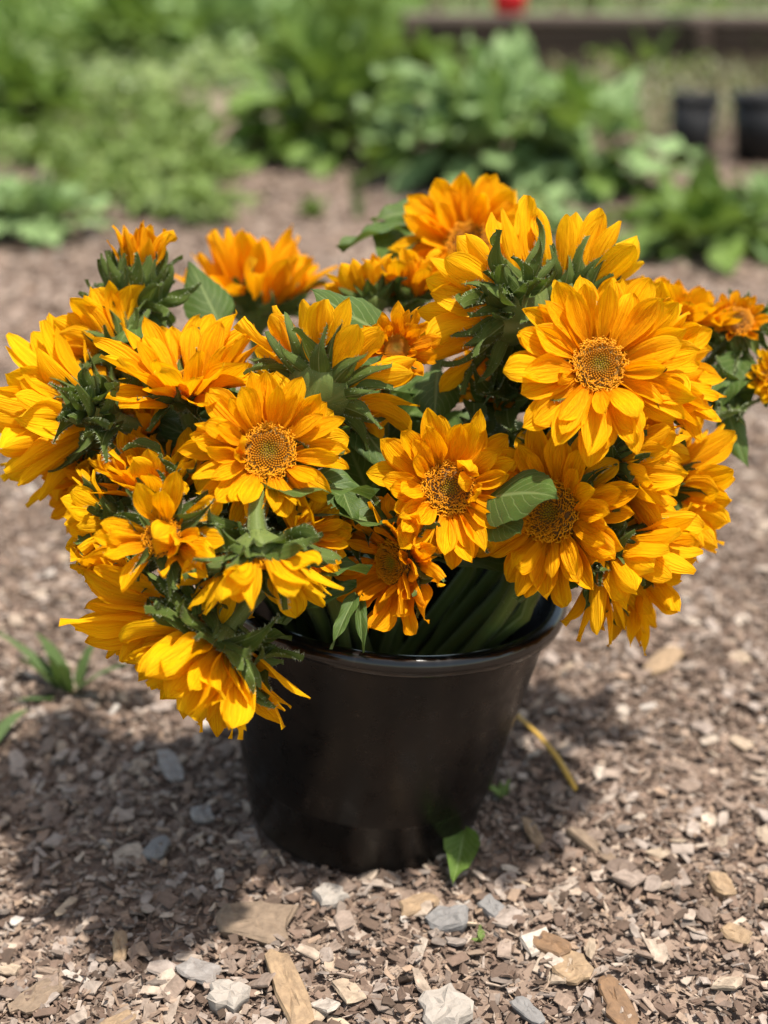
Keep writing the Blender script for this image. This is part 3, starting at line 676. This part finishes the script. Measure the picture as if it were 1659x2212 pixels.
ii, jj = np.meshgrid(np.arange(len(ys)-1), np.arange(nx-1), indexing='ij'); p = (ii*nx+jj).ravel()
obj('ground', np_mesh('ground', V, np.stack([p, p+1, p+nx+1, p+nx], 1), m_ground, True), kind='structure')

# wood chips
def chip_mat(name, stops):
    m, n, b = mat(name)
    g = N(n, 'ShaderNodeNewGeometry'); tc = N(n, 'ShaderNodeTexCoord')
    c = ramp(n, g.outputs['Random Per Island'], stops)
    mp = N(n, 'ShaderNodeMapping'); mp.inputs['Scale'].default_value = (90, 90, 500); n.links.new(tc.outputs['Object'], mp.inputs[0])
    f = noise_(n, mp.outputs[0], 1.0, 5, .65)
    c = mixc(n, ramp(n, f, [(.3, .65), (.7, 0.0)]), c, (.07, .048, .035))
    n.links.new(c, b.inputs['Base Color']); b.inputs['Roughness'].default_value = .8; b.inputs['Specular IOR Level'].default_value = .25
    bump(n, f, .5, .0015, b); return m
STOPS = [(0, (0.073, 0.050, 0.036)), (.18, (0.122, 0.081, 0.059)), (.36, (0.188, 0.126, 0.094)), (.52, (0.269, 0.188, 0.138)), (.64, (0.203, 0.170, 0.147)), (.76, (0.358, 0.248, 0.170)), (.88, (0.325, 0.274, 0.239)), (1, (0.521, 0.406, 0.310))]
m_chip = chip_mat('wood_chips', STOPS)
m_pchip = chip_mat('pale_chips', [(0, (.17, .125, .10)), (.3, (.27, .20, .155)), (.55, (.36, .30, .26)), (.8, (.44, .34, .24)), (1, (.50, .45, .40))])
rs = np.random.default_rng(5)
def scatter_chips(name, n, y0, y1, hw, smin, smax, mt, lab, flat=.35):
    t = rs.random(n); y = np.sqrt(y0*y0 + t*(y1*y1-y0*y0)); x = (rs.random(n)*2-1)*hw*(y+.15)
    d = np.hypot(x-BC.x, y-BC.y); k = d > BR-.002; x, y = x[k], y[k]; n = len(x)
    L = np.exp(rs.uniform(np.log(smin), np.log(smax), n)); asp = rs.choice([.14, .22, .32, .45, .65], n)*rs.uniform(.8, 1.2, n); th = rs.uniform(.12, .32, n)
    base = np.array([(-1, -1, -1), (1, -1, -1), (1, 1, -1), (-1, 1, -1), (-1, -1, 1), (1, -1, 1), (1, 1, 1), (-1, 1, 1)], float)*.5
    Vv = base[None] * np.stack([L, L*asp, L*th*asp*1.6], -1)[:, None, :]
    Vv = Vv + (rs.random((n, 8, 3))-.5)*(L*asp)[:, None, None]*np.array([.55, .45, .16])
    Vv[:, (0, 4), 0] *= rs.uniform(.4, 1, (n, 1)); Vv[:, (2, 6), 1] *= rs.uniform(.3, 1, (n, 1))
    yaw = rs.random(n)*6.283; pi_ = rs.normal(0, flat, n); ro = rs.normal(0, flat, n)
    cy, sy, cp, sp, cr, sr = np.cos(yaw), np.sin(yaw), np.cos(pi_), np.sin(pi_), np.cos(ro), np.sin(ro)
    Rm = np.stack([np.stack([cy*cp, cy*sp*sr-sy*cr, cy*sp*cr+sy*sr], -1), np.stack([sy*cp, sy*sp*sr+cy*cr, sy*sp*cr-cy*sr], -1), np.stack([-sp, cp*sr, cp*cr], -1)], 1)
    Vv = np.einsum('nij,nkj->nki', Rm, Vv)
    z = hgt(x, y) + rs.uniform(.000, .007, n) + L*.04
    Vv += np.stack([x, y, z], -1)[:, None, :]
    q = np.array([(0, 3, 2, 1), (4, 5, 6, 7), (0, 1, 5, 4), (1, 2, 6, 5), (2, 3, 7, 6), (3, 0, 4, 7)])
    F = (np.arange(n)*8)[:, None, None] + q[None]
    o = obj(name, np_mesh(name, Vv.reshape(-1, 3), F.reshape(-1, 4), mt), kind='stuff'); tag(o, lab, 'mulch'); return o
def scatter_flakes(name, n, y0, y1, hw, smin, smax, mt, lab, flat=.2):
    t = rs.random(n); y = np.sqrt(y0*y0 + t*(y1*y1-y0*y0)); x = (rs.random(n)*2-1)*hw*(y+.15)
    d = np.hypot(x-BC.x, y-BC.y); k = d > BR+.004; x, y = x[k], y[k]; n = len(x)
    L = np.exp(rs.uniform(np.log(smin), np.log(smax), n)); asp = rs.uniform(.22, .8, n); th = rs.uniform(.10, .24, n)
    a = np.arange(8)/8*6.283; ring = np.stack([np.cos(a), np.sin(a)], -1)[None]*(1+(rs.random((n, 8))-.5)*.95)[..., None]
    sq = 1/np.maximum(np.abs(ring[..., 0]), np.abs(ring[..., 1]))**rs.uniform(.3, 1.0, (n, 1)); ring = ring*sq[..., None]*.5
    layers = []
    for z_, s_ in ((-.5, .8), (.1, 1.0), (.44, .95), (.5, .6)):
        p = np.concatenate([ring*s_, np.full((n, 8, 1), z_)], -1); layers.append(p)
    Vv = np.concatenate(layers, 1); Vv = Vv*np.stack([L, L*asp, L*th*asp*1.5], -1)[:, None, :]
    Vv = Vv + (rs.random(Vv.shape)-.5)*(L*th*asp)[:, None, None]*.35
    yaw = rs.random(n)*6.283; pi_ = rs.normal(0, flat, n); ro = rs.normal(0, flat, n)
    cy, sy, cp, sp, cr, sr = np.cos(yaw), np.sin(yaw), np.cos(pi_), np.sin(pi_), np.cos(ro), np.sin(ro)
    Rm = np.stack([np.stack([cy*cp, cy*sp*sr-sy*cr, cy*sp*cr+sy*sr], -1), np.stack([sy*cp, sy*sp*sr+cy*cr, sy*sp*cr-cy*sr], -1), np.stack([-sp, cp*sr, cp*cr], -1)], 1)
    Vv = np.einsum('nij,nkj->nki', Rm, Vv) + np.stack([x, y, hgt(x, y)+rs.uniform(.002, .008, n)+L*.03], -1)[:, None, :]
    q = []
    for k in range(3):
        for i in range(8): q.append((k*8+i, k*8+(i+1) % 8, k*8+8+(i+1) % 8, k*8+8+i))
    q += [(24, 25, 26, 27), (24, 27, 28, 31), (28, 29, 30, 31)]
    q = np.array(q); F = (np.arange(n)*32)[:, None, None] + q[None]
    o = obj(name, np_mesh(name, Vv.reshape(-1, 3), F.reshape(-1, 4), mt, False), kind='stuff'); tag(o, lab, 'mulch'); return o
scatter_chips('wood_mulch', 90000, .55, 2.0, .42, .0022, .012, m_chip, 'brown and grey wood chip mulch covering the ground', .42)
scatter_flakes('coarse_mulch', 13000, .55, 2.4, .42, .006, .018, m_chip, 'rounded wood flakes and pebbles lying among the mulch', .32)
scatter_flakes('loose_chips', 3000, .55, 2.3, .42, .012, .028, m_pchip, 'larger loose chips lying on top of the mulch', .28)
scatter_chips('far_mulch', 26000, 2.0, 6.0, .42, .010, .036, m_chip, 'blurred wood chips on the bare ground farther back', .3)

# single pieces that stand out
m_tan = chip_mat('tan_wood', [(0, (.34, .235, .14)), (1, (.34, .235, .14))]); m_brown = chip_mat('brown_wood', [(0, (.22, .13, .07)), (1, (.22, .13, .07))])
m_dtan = chip_mat('drab_wood', [(0, (.24, .175, .12)), (1, (.24, .175, .12))]); m_grey = chip_mat('grey_wood', [(0, (.30, .275, .255)), (1, (.3, .275, .255))])
m_pale = plain('pale_stone', (.36, .32, .28), .9, (.24, .21, .18), 130, .2, .003); m_gst = plain('grey_stone', (.22, .21, .20), .9, (.14, .13, .125), 130, .2, .003)
def slab(name, seed, L, Wd, T, m, npt=14, pointed=.0, rough=.12):
    r = random.Random(seed); ring = []; npt = max(npt, 12); sqr = r.uniform(.5, .9); ph = r.uniform(0, .5)
    for i in range(npt):
        a = 2*math.pi*(i+ph+r.uniform(-.3, .3))/npt; s = 1/max(abs(math.cos(a)), abs(math.sin(a)))**sqr
        k = 1+r.uniform(-rough, rough)*1.1
        ring.append((math.cos(a)*s*L/2*k, math.sin(a)*s*Wd/2*k))
    V = []; F = []; tilt = r.uniform(-.5, .5)
    LV = ((-.5, .86), (0., .98), (.3, 1.0), (.5, .88), (.56, .55), (.52, .25))
    for z, s in LV:
        for x, y in ring: V.append((x*s*r.uniform(.95, 1.04), y*s*r.uniform(.95, 1.04), z*T*(1+tilt*x/L)+r.uniform(-.13, .13)*T))
    V += [(0, 0, .5*T)]; nl = len(LV)
    for k in range(nl-1):
        for i in range(npt):
            j = (i+1) % npt; F.append((k*npt+i, k*npt+j, (k+1)*npt+j, (k+1)*npt+i))
    for i in range(npt): F.append(((nl-1)*npt+i, (nl-1)*npt+(i+1) % npt, nl*npt))
    F.append(tuple(reversed(range(npt))))
    me = mesh(name, V, F, False, None, m); return me
def piece(name, cat, label, px, py, Lpx, Wpx, ang, m, seed, T=.006, **kw):
    g = G(px, py, .006); s = (g-CO).dot(CF)/FPX; el = math.atan2(CAM_H, g.y)
    # ang is the lie in the picture; turn it into a lie on the ground
    a = math.radians(ang); vx, vy = math.cos(a), math.sin(a)/math.sin(el); k = math.hypot(vx, vy); ag = math.atan2(vy, vx)
    wk = math.hypot(math.sin(a), math.cos(a)/math.sin(el))
    o = obj(name, slab(name, seed, Lpx*s*k, Wpx*s*min(wk, 1.6), T, m, **kw), None)
    o.location = (g.x, g.y, float(hgt(g.x, g.y))+.0065); o.rotation_euler = (random.Random(seed).uniform(-.08, .08), random.Random(seed+1).uniform(-.08, .08), ag)
    tag(o, label, cat); return o
piece('wood_piece', 'wood chip', 'long tan piece of split wood at the bottom edge', 625, 2150, 165, 62, -62, m_tan, 1, .009, npt=8, rough=.06)
piece('bark_piece', 'bark', 'broad drab brown bark slab in front of the bucket shadow', 555, 1992, 165, 72, -5, m_dtan, 2, .010, rough=.16)
piece('stone', 'stone', 'pale rough stone at the bottom edge, right of the split wood', 962, 2182, 100, 85, 15, m_pale, 3, .016, rough=.18)
piece('stone', 'stone', 'cream lumpy stone at the bottom left of the split wood', 497, 2160, 80, 55, -20, m_pale, 4, .014, rough=.22)
piece('wood_chip', 'wood chip', 'square tan chip alone on the dark mulch at the right', 1558, 1920, 50, 46, 5, m_tan, 5, .010, npt=8, rough=.05)
piece('wood_chip', 'wood chip', 'ragged light tan chip right of the pale rough stone', 1238, 2085, 78, 52, 20, m_tan, 6, .007, rough=.2)
piece('wood_chip', 'wood chip', 'flat grey chip left of the split wood piece', 430, 2100, 95, 45, -15, m_grey, 7, .006, rough=.15)
piece('wood_chip', 'wood chip', 'upright light tan chip left of the bark slab', 258, 2030, 66, 32, -72, m_tan, 8, .008, npt=8, rough=.08)
piece('stone', 'stone', 'small white stone close in front of the bucket', 713, 1932, 60, 42, 25, m_pale, 9, .012, rough=.15)
piece('stone', 'stone', 'wide grey stone in front of the green leaf by the bucket', 968, 1985, 95, 42, 5, m_gst, 10, .012, rough=.15)
piece('wood_chip', 'wood chip', 'curved tan chip between the bucket and the wide grey stone', 905, 1950, 82, 36, 22, m_tan, 11, .007, rough=.12)
piece('bark_piece', 'bark', 'dark red-brown bark strip at the bottom edge, right side', 1335, 2155, 110, 58, -75, m_brown, 12, .008, rough=.15)
piece('wood_chip', 'wood chip', 'blurred tan chip lying on the ground right of the bunch', 1432, 1425, 92, 34, 32, m_tan, 13, .008, npt=8, rough=.1)
piece('stick', 'stick', 'weathered stick lying slantwise right of the bucket', 1278, 1830, 115, 22, -35, m_dtan, 14, .007, npt=8, rough=.1)
piece('wood_chip', 'wood chip', 'square blue-grey chip in the bucket shadow', 340, 1832, 46, 44, -10, m_gst, 15, .008, npt=8, rough=.08)
piece('wood_chip', 'wood chip', 'long grey chip lying in the shade under the lowest bloom', 368, 1650, 80, 34, -55, m_grey, 16, .007, npt=8, rough=.08)
piece('wood_chip', 'wood chip', 'pale grey broken chip in the shade left of the bucket', 437, 1755, 44, 38, 10, m_grey, 17, .007, rough=.12)
piece('wood_chip', 'wood chip', 'pinkish tan chip in the lower left corner', 75, 2135, 90, 52, 45, m_dtan, 18, .007, rough=.15)
piece('wood_chip', 'wood chip', 'thin tan strip at the bottom left edge', 250, 2200, 75, 30, 32, m_tan, 19, .005, npt=8, rough=.08)
piece('stone', 'stone', 'blue-grey slate piece at the bottom right of the pale rough stone', 1140, 2170, 75, 30, -45, m_gst, 20, .006, rough=.12)
piece('wood_chip', 'wood chip', 'light chip left of the weathered stick', 1155, 1800, 85, 28, -65, m_tan, 21, .006, npt=8, rough=.12)
piece('stone', 'stone', 'rounded grey pebble right of the curved tan chip', 1062, 1960, 48, 32, -35, m_gst, 22, .010, rough=.1)
piece('wood_chip', 'wood chip', 'yellowish chip near the lower right corner', 1590, 2020, 60, 34, -20, m_tan, 23, .007, rough=.12)
piece('bark_piece', 'bark', 'dark bark piece right of the bottom middle of the picture', 1190, 2040, 75, 38, -30, m_brown, 24, .008, rough=.14)
# yellow straw
m_straw = plain('yellow_straw', (.52, .30, .03), .6, (.42, .26, .05), 60)
p0, p1, p2, p3 = G(1100, 1530, .012), G(1165, 1590, .018), G(1205, 1640, .012), G(1243, 1705, .010)
tag(obj('straw', tube_mesh('straw', [p0, p0.lerp(p1, .5), p1, p1.lerp(p2, .5), p2, p2.lerp(p3, .5), p3], [.0015, .0018, .002, .0026, .0026, .0028, .0024], m_straw, ns=6)), 'yellow dry straw lying on the mulch right of the bucket', 'straw')
# leaf at the foot of the bucket and small weeds
bl = [leaf_mesh(60+i, m_blade, W=(.13, .2), bend=(-1.2, -.2), prof=[(0, .7), (.3, 1), (.6, .8), (.85, .4), (1, .02)], wave=.03, nu=9, nv=3, serr=0, key='blade') for i in range(6)]
broad = [leaf_mesh(80+i, m_comfrey, W=(.62, .80), bend=(-1.5, -.3), wave=.16, nu=9, nv=4, serr=0, key='broad') for i in range(6)]
broad2 = [leaf_mesh(90+i, m_comfrey2, W=(.64, .85), bend=(-1.4, -.2), wave=.16, nu=9, nv=4, serr=0, key='pale_broad') for i in range(6)]
weedl = [leaf_mesh(100+i, m_weed, W=(.5, .75), bend=(-1.4, 0), wave=.2, nu=7, nv=4, serr=0, key='weed') for i in range(6)]
fl_ = obj('fallen_leaf', leaf_mesh(120, m_comfrey, W=(.55, .56), bend=(-.3, -.2), nu=10, nv=6, key='fallen')); tag(fl_, 'green leaf lying at the foot of the bucket', 'leaf')
a, b2 = G(1003, 1795, .014), G(972, 1915, .009); x = (b2-a); L = x.length; x.normalize(); y = Vector((0, .3, 1)).cross(x).normalized(); z = x.cross(y)
fl_.matrix_basis = Matrix.Translation(a) @ Matrix((x, y, z)).transposed().to_4x4() @ Matrix.Diagonal((L, L*.8, L, 1))
def tuft(name, cat, label, px, py, cnt, L, meshes, spread=1.0, lift=(.2, 1.2), group=None, seed=0, wd=(.8, 1.2), az=None):
    r = random.Random(seed); g = G(px, py, 0); root = empty(name, g, label, cat, group)
    for i in range(cnt):
        a = r.uniform(*(az or (0, 6.28))); el = r.uniform(*lift)
        d = Vector((math.cos(a)*math.cos(el), math.sin(a)*math.cos(el), math.sin(el)))
        b_ = g + Vector((math.cos(a), math.sin(a), 0))*r.uniform(0, .12*L)
        place_blade(r.choice(meshes), root, b_, b_+d*L*r.uniform(.6, 1.1)*spread, Vector((0, 0, 1)), r.uniform(*wd))
    return root
tuft('weed', 'weed', 'small weed with strap leaves in the shade left of the lowest bloom', 150, 1500, 9, .10, bl, seed=1, wd=(1.0, 1.8), lift=(.1, 1.1))
tuft('weed', 'weed', 'grass blade cut by the left edge of the picture', -30, 1620, 2, .065, bl, seed=2, az=(.5, 1.0), wd=(1.2, 1.8), lift=(.1, .3))
tuft('weed', 'weed', 'tiny green sprout right of the bucket foot', 1085, 1725, 4, .02, weedl, seed=3, lift=(.1, .8))
tuft('weed', 'weed', 'lime green seedling on the mulch in front of the bucket', 1040, 2032, 4, .012, weedl, seed=4, lift=(.1, .8))
tuft('weed', 'weed', 'low weed on the bare ground behind the bunch, left of centre', 680, 470, 14, .07, weedl, seed=5, lift=(.1, .9))
tuft('weed', 'weed', 'upright grass tuft on the bare ground behind the bunch', 770, 470, 8, .14, bl, seed=6, lift=(1.0, 1.5), wd=(.8, 1.5))
tuft('weed', 'weed', 'pale low weed just behind the topmost bloom', 905, 590, 8, .06, weedl, seed=7, lift=(.1, .9))
tuft('weed', 'weed', 'pale broad weed between the two leafy clumps and the bunch', 1225, 500, 12, .12, broad2, seed=8, lift=(.1, .9))

# ------------------------------------------------------------------ leafy background plants
def clump(label, px, py, rx, hz, cnt, L, meshes, seed, name='leafy_plant', cat='plant', group='broad-leaved plants behind the bunch', ry=None, droop=.5):
    r = random.Random(seed); g = G(px, py, 0); g.y += rx*.7; root = empty(name, g, label, cat, group)
    V = []; F = []
    for i in range(cnt):
        a = r.uniform(0, 6.283); e = math.asin(r.random()**.8)
        n_ = Vector((math.cos(a)*math.cos(e), math.sin(a)*math.cos(e), math.sin(e)))
        s = r.uniform(.35, .85)
        q = g + Vector((n_.x*rx*s, n_.y*(ry or rx)*s, .02+n_.z*hz*s))
        out = Vector((n_.x, n_.y, n_.z*1.1-.55+r.gauss(0, .28))).normalized()
        place_blade(r.choice(meshes), root, q, q+out*L*r.uniform(.65, 1.15), Vector((0, 0, 1))+out*.2, r.uniform(.8, 1.15))
        # leaf stalk back to the crown of the plant
        p0_ = Vector((0, 0, 0)); p1_ = q-g; sd_ = p1_.orthogonal().normalized()*.006; k = len(V)
        V += [p0_-sd_, p0_+sd_, p1_+sd_*.6, p1_-sd_*.6]; F.append((k, k+1, k+2, k+3))
    st = obj('stem', mesh('plant_stems', V, F, False, [(0, 0)]*len(V), m_stem), root); st['kind'] = 'stuff'
    return root
clump('tall dark green broad-leaved plant behind the middle of the bunch', 695, 365, .34, .42, 110, .21, broad+broad2[:1], 11)
clump('pale green broad-leaved plant behind the topmost bloom', 1080, 420, .37, .36, 100, .22, broad2+broad[:1], 12)
clump('grey-green broad-leaved plant right of the pale one', 1280, 430, .26, .28, 60, .18, broad2+broad[:2], 13)
clump('bright green upright plant behind the tall dark green plant', 760, 215, .40, .46, 80, .28, broad, 14)
clump('low green plant at the right edge behind the small orange bloom', 1540, 575, .20, .12, 60, .12, broad, 15)
clump('second low green plant nearer the bunch at the right', 1690, 560, .18, .13, 50, .12, broad2+broad[:2], 16)
clump('dark green plant cut by the left edge of the picture', 20, 300, .26, .30, 90, .17, broad, 17)
clump('pale leafy plant at the left edge nearest the bunch', 40, 530, .20, .10, 60, .11, broad2, 18)
clump('round leafy plant far back at the upper left', 280, 130, .6, .45, 90, .26, broad, 19)
clump('leafy plant far back, left of the timber bed', 500, 120, .7, .40, 90, .28, broad2, 20)
clump('olive weedy plant behind the pot standing alone', 1420, 215, .30, .22, 60, .16, weedl, 22)
clump('leafy plant at the top left corner', 60, 95, .7, .40, 80, .26, broad, 21)
WG = 'low weeds at the left behind the bunch'
rw = random.Random(31)
wl = ['weed patch nearest the blurred orange bloom', 'weed right beside the bare soil, third from it', 'weed behind the half-open bud', 'weed at the front edge of the left weeds', 'sprawling weed over the leftmost bloom']
k = 0
for (px, py) in ((430, 480), (330, 470), (230, 440), (120, 420), (380, 420), (290, 390), (180, 370), (70, 370), (440, 400), (340, 345), (240, 330), (140, 310), (300, 290), (200, 270), (380, 300), (100, 250), (260, 235), (340, 250), (420, 350)):
    clump('low pale green weed among the weeds left behind the bunch', px, py, .13, .07, 34, .085, weedl, 200+k, 'weed', 'weed', WG); k += 1

# ground cover masses
def leaf_mass(name, pts, L, m, label, cat='ground cover', up=.5, wid=.6, kind='stuff', hz=.05):
    n = len(pts); a = rs.random(n)*6.283; e = rs.normal(up, .35, n); Ls = L*rs.uniform(.5, 1.2, n)
    d = np.stack([np.cos(a)*np.cos(e), np.sin(a)*np.cos(e), np.sin(e)], -1); s = np.stack([-np.sin(a), np.cos(a), np.zeros(n)], -1)
    c = pts; b0 = c; t = c + d*Ls[:, None]; mpt = c + d*(Ls*.5)[:, None] + np.array([0, 0, 1])*(Ls*.12)[:, None]
    t = t - np.array([0, 0, 1])*(Ls*.12)[:, None]; w_ = (Ls*wid*.5)[:, None]
    V = np.stack([b0, mpt-s*w_, mpt+s*w_, t], 1).reshape(-1, 3)
    i0 = np.arange(n)*4; F = np.concatenate([np.stack([i0, i0+1, i0+2], 1), np.stack([i0+1, i0+3, i0+2], 1)])
    o = obj(name, np_mesh(name, V, F, m), kind=kind); return tag(o, label, cat)
def mass_mat(name, a, b_, c_):
    m, n, bb = mat(name); g = N(n, 'ShaderNodeNewGeometry')
    c = ramp(n, g.outputs['Random Per Island'], [(0, a), (.6, b_), (1, c_)])
    n.links.new(c, bb.inputs['Base Color']); bb.inputs['Roughness'].default_value = .5
    with_translucency(n, bb, c, .25); return m
m_mass = mass_mat('ground_cover', (.08, .13, .025), (.17, .24, .06), (.27, .34, .11)); m_grass = mass_mat('grass', (.08, .15, .02), (.15, .24, .04), (.24, .33, .09))
m_dry = mass_mat('dry_weeds', (.10, .11, .04), (.16, .17, .07), (.25, .20, .12))
def region(n, poly_px, hz):
    out = []
    (x0, x1, y0, y1) = poly_px
    px = rs.uniform(x0, x1, n); g0 = G(0, y1).y; g1 = G(0, max(y0, 5)).y
    y = rs.uniform(g0, g1, n); x = (px-W0/2)/FPX*np.hypot(y, CAM_H)
    return np.stack([x, y, rs.random(n)*hz], -1)
def patchy(p, sc_, thr):
    v = np.array([noise.noise(Vector((q[0]*sc_, q[1]*sc_, 3.1))) for q in p]); return p[v > thr]
leaf_mass('ground_cover', patchy(region(9000, (-250, 470, 230, 500), .05), 2.2, .02), .055, m_mass, 'patchy pale green ground cover left behind the bunch')
leaf_mass('ground_cover', patchy(region(8000, (-500, 900, 70, 240), .10), .9, -.02), .10, m_mass, 'dense green ground cover in front of the far grass')
leaf_mass('grass', region(16000, (-700, 950, 8, 110), .12), .26, m_grass, 'bright green grass along the top left of the picture', 'grass', 1.1, .10)
leaf_mass('dry_weeds', region(4200, (1150, 1900, 150, 335), .16), .10, m_dry, 'thin olive weeds around the black pots', 'weeds', .8, .22)
leaf_mass('ground_cover', patchy(region(2500, (1100, 1900, 420, 520), .03), 2.0, .1), .045, m_mass, 'scattered green seedlings on the ground right of the leafy plants')

# ------------------------------------------------------------------ timber bed, pots
m_timber = chip_mat('weathered_timber', [(0, (.040, .028, .022)), (1, (.065, .045, .035))]); m_cap = chip_mat('timber_cap', [(0, (.17, .13, .115)), (1, (.20, .155, .135))])
m_soil = plain('bed_soil', (.10, .075, .06), .95, (.06, .045, .035), 12)
def box(x0, x1, y0, y1, z0, z1, bev=.008):
    V = [(x, y, z) for z in (z0, z1) for (x, y) in ((x0, y0), (x1, y0), (x1, y1), (x0, y1))]
    F = [(0, 3, 2, 1), (4, 5, 6, 7), (0, 1, 5, 4), (1, 2, 6, 5), (2, 3, 7, 6), (3, 0, 4, 7)]
    me = mesh('box', V, F, False)
    import bmesh
    bm = bmesh.new(); bm.from_mesh(me); bmesh.ops.bevel(bm, geom=bm.edges[:], offset=bev, segments=1, affect='EDGES'); bm.to_mesh(me); bm.free(); return me
A = Vector((G(885, 170).x, 7.6, -.03))
bed = empty('raised_bed', A, 'long dark timber raised garden bed at the top right', 'raised bed')
bed.matrix_basis = Matrix.Translation(A) @ Matrix.Rotation(math.radians(-5), 4, 'Z')
for course in range(3):
    for seg in range(3):
        me = box(seg*1.5+(.0 if course % 2 == 0 else -.0), seg*1.5+1.494, -.01*(course % 2), .05, course*.128, course*.128+.122); me.materials.append(m_timber)
        obj('plank', me, bed)
me = box(-.05, 4.55, -.035, .10, .385, .425); me.materials.append(m_cap); obj('cap_board', me, bed)
for seg in range(4):
    me = box(seg*1.5-.04, seg*1.5+.04, -.075, -.012, 0, .38); me.materials.append(m_timber); obj('post', me, bed)
for s in (0, 4.45):
    me = box(s, s+.05, .05, 1.6, 0, .38); me.materials.append(m_timber); obj('plank', me, bed)
me = box(.05, 4.45, .05, 1.6, .1, .36, .002); me.materials.append(m_soil); obj('soil', me, bed)
m_red = plain('red_plastic', (.55, .008, .015), .5, (.48, .006, .012), 5); m_potb = plain('black_pot', (.008, .008, .009), .6, (.014, .014, .016), 12, .25)
def pot(name, label, px, py, w_px, h_px, m, cat='pot', taper=.8, group=None, z=0, at=None, handles=False):
    g = at or G(px, py, z); dd = (g-CO).dot(CF); R = w_px*dd/FPX/2; Hh = h_px*dd/FPX/math.cos(.15)
    root = empty(name, g, label, cat, group)
    V, F, UV = lathe([(.002, 0), (R*taper, 0), (R*.97, Hh*.9), (R*.9, Hh*.9), (R*taper*.9, .02), (.002, .02)], 28)
    obj('body', mesh('pot_body', V, F, True, UV, m), root)
    V, F, UV = lathe([(R*.9, Hh*.88), (R*1.03, Hh*.88), (R*1.05, Hh*.93), (R*1.04, Hh), (R*.92, Hh), (R*.9, Hh*.88)], 28)
    obj('rim', mesh('pot_rim', V, F, True, UV, m), root)
    V, F, UV = lathe([(R*.93, Hh*.84), (.002, Hh*.86)], 20)
    obj('soil', mesh('pot_soil', V, F, True, UV, m_soil), root); return root, g, R, Hh
PG = 'black nursery pots at the upper right'
pr_, g_, R_, H_ = pot('nursery_pot', 'black nursery pot standing alone right of the leafy plants', 1490, 355, 100, 145, m_potb, group=PG)
pot('nursery_pot', 'wide black nursery pot cut by the right edge', 1655, 345, 165, 135, m_potb, group=PG)
pot('nursery_pot', 'small black nursery pot farther back, just right of the leafy plants', 1325, 235, 55, 65, m_potb, group=PG)
pot('nursery_pot', 'narrow black nursery pot directly behind the one standing alone', 1470, 240, 50, 60, m_potb, group=PG)
pot('nursery_pot', 'narrow black nursery pot, second from the right at the back', 1522, 240, 34, 62, m_potb, group=PG)
at = Vector((G(1098, 30).x*1.0, 7.60, .397)); at.x = (1098-W0/2)/FPX*7.2
pot('tub', 'red plastic tub standing on the timber bed', 0, 0, 78, 70, m_red, 'tub', .85, None, at=at)
m_white = plain('white_debris', (.7, .7, .68), .6)
g = G(395, 160); o = obj('litter', slab('litter', 55, .12, .08, .03, m_white)); o.location = g+Vector((0, 0, .03)); tag(o, 'small white scrap lying among the far weeds', 'litter')
# spindly plants in front of the bed
def spindly(label, px, py, h, seed):
    r = random.Random(seed); g = G(px, py, 0); root = empty('tall_weed', g, label, 'weed', 'tall spindly weeds before the timber bed')
    pts = [Vector((r.gauss(0, .02)*k, r.gauss(0, .02)*k, h*k/6)) for k in range(7)]
    obj('stem', tube_mesh('weed_stem', pts, [.008-.0008*k for k in range(7)], m_stem, ns=6), root)
    for k in range(46):
        q = g + pts[r.randrange(1, 7)]; a = r.uniform(0, 6.28); d = Vector((math.cos(a), math.sin(a), r.uniform(-.1, .8)))
        place_blade(r.choice(weedl), root, q, q+d*r.uniform(.05, .11), Vector((0, 0, 1)), .6)
spindly('tall spindly weed right of the red tub', 1195, 175, .50, 1)
spindly('tall spindly weed, second one right of the red tub', 1300, 190, .52, 2)
spindly('tall spindly weed above the pot standing alone', 1420, 200, .42, 3)
spindly('tall spindly weed near the right edge', 1560, 200, .45, 4)
# plants growing in the bed
leaf_mass('bed_plants', np.stack([A.x+rs.uniform(.1, 4.6, 2600), A.y+.22+rs.uniform(0, 1.2, 2600), .36+rs.random(2600)*.14], -1), .10, m_dry, 'mixed green plants growing in the timber bed', 'plants', .9, .3)
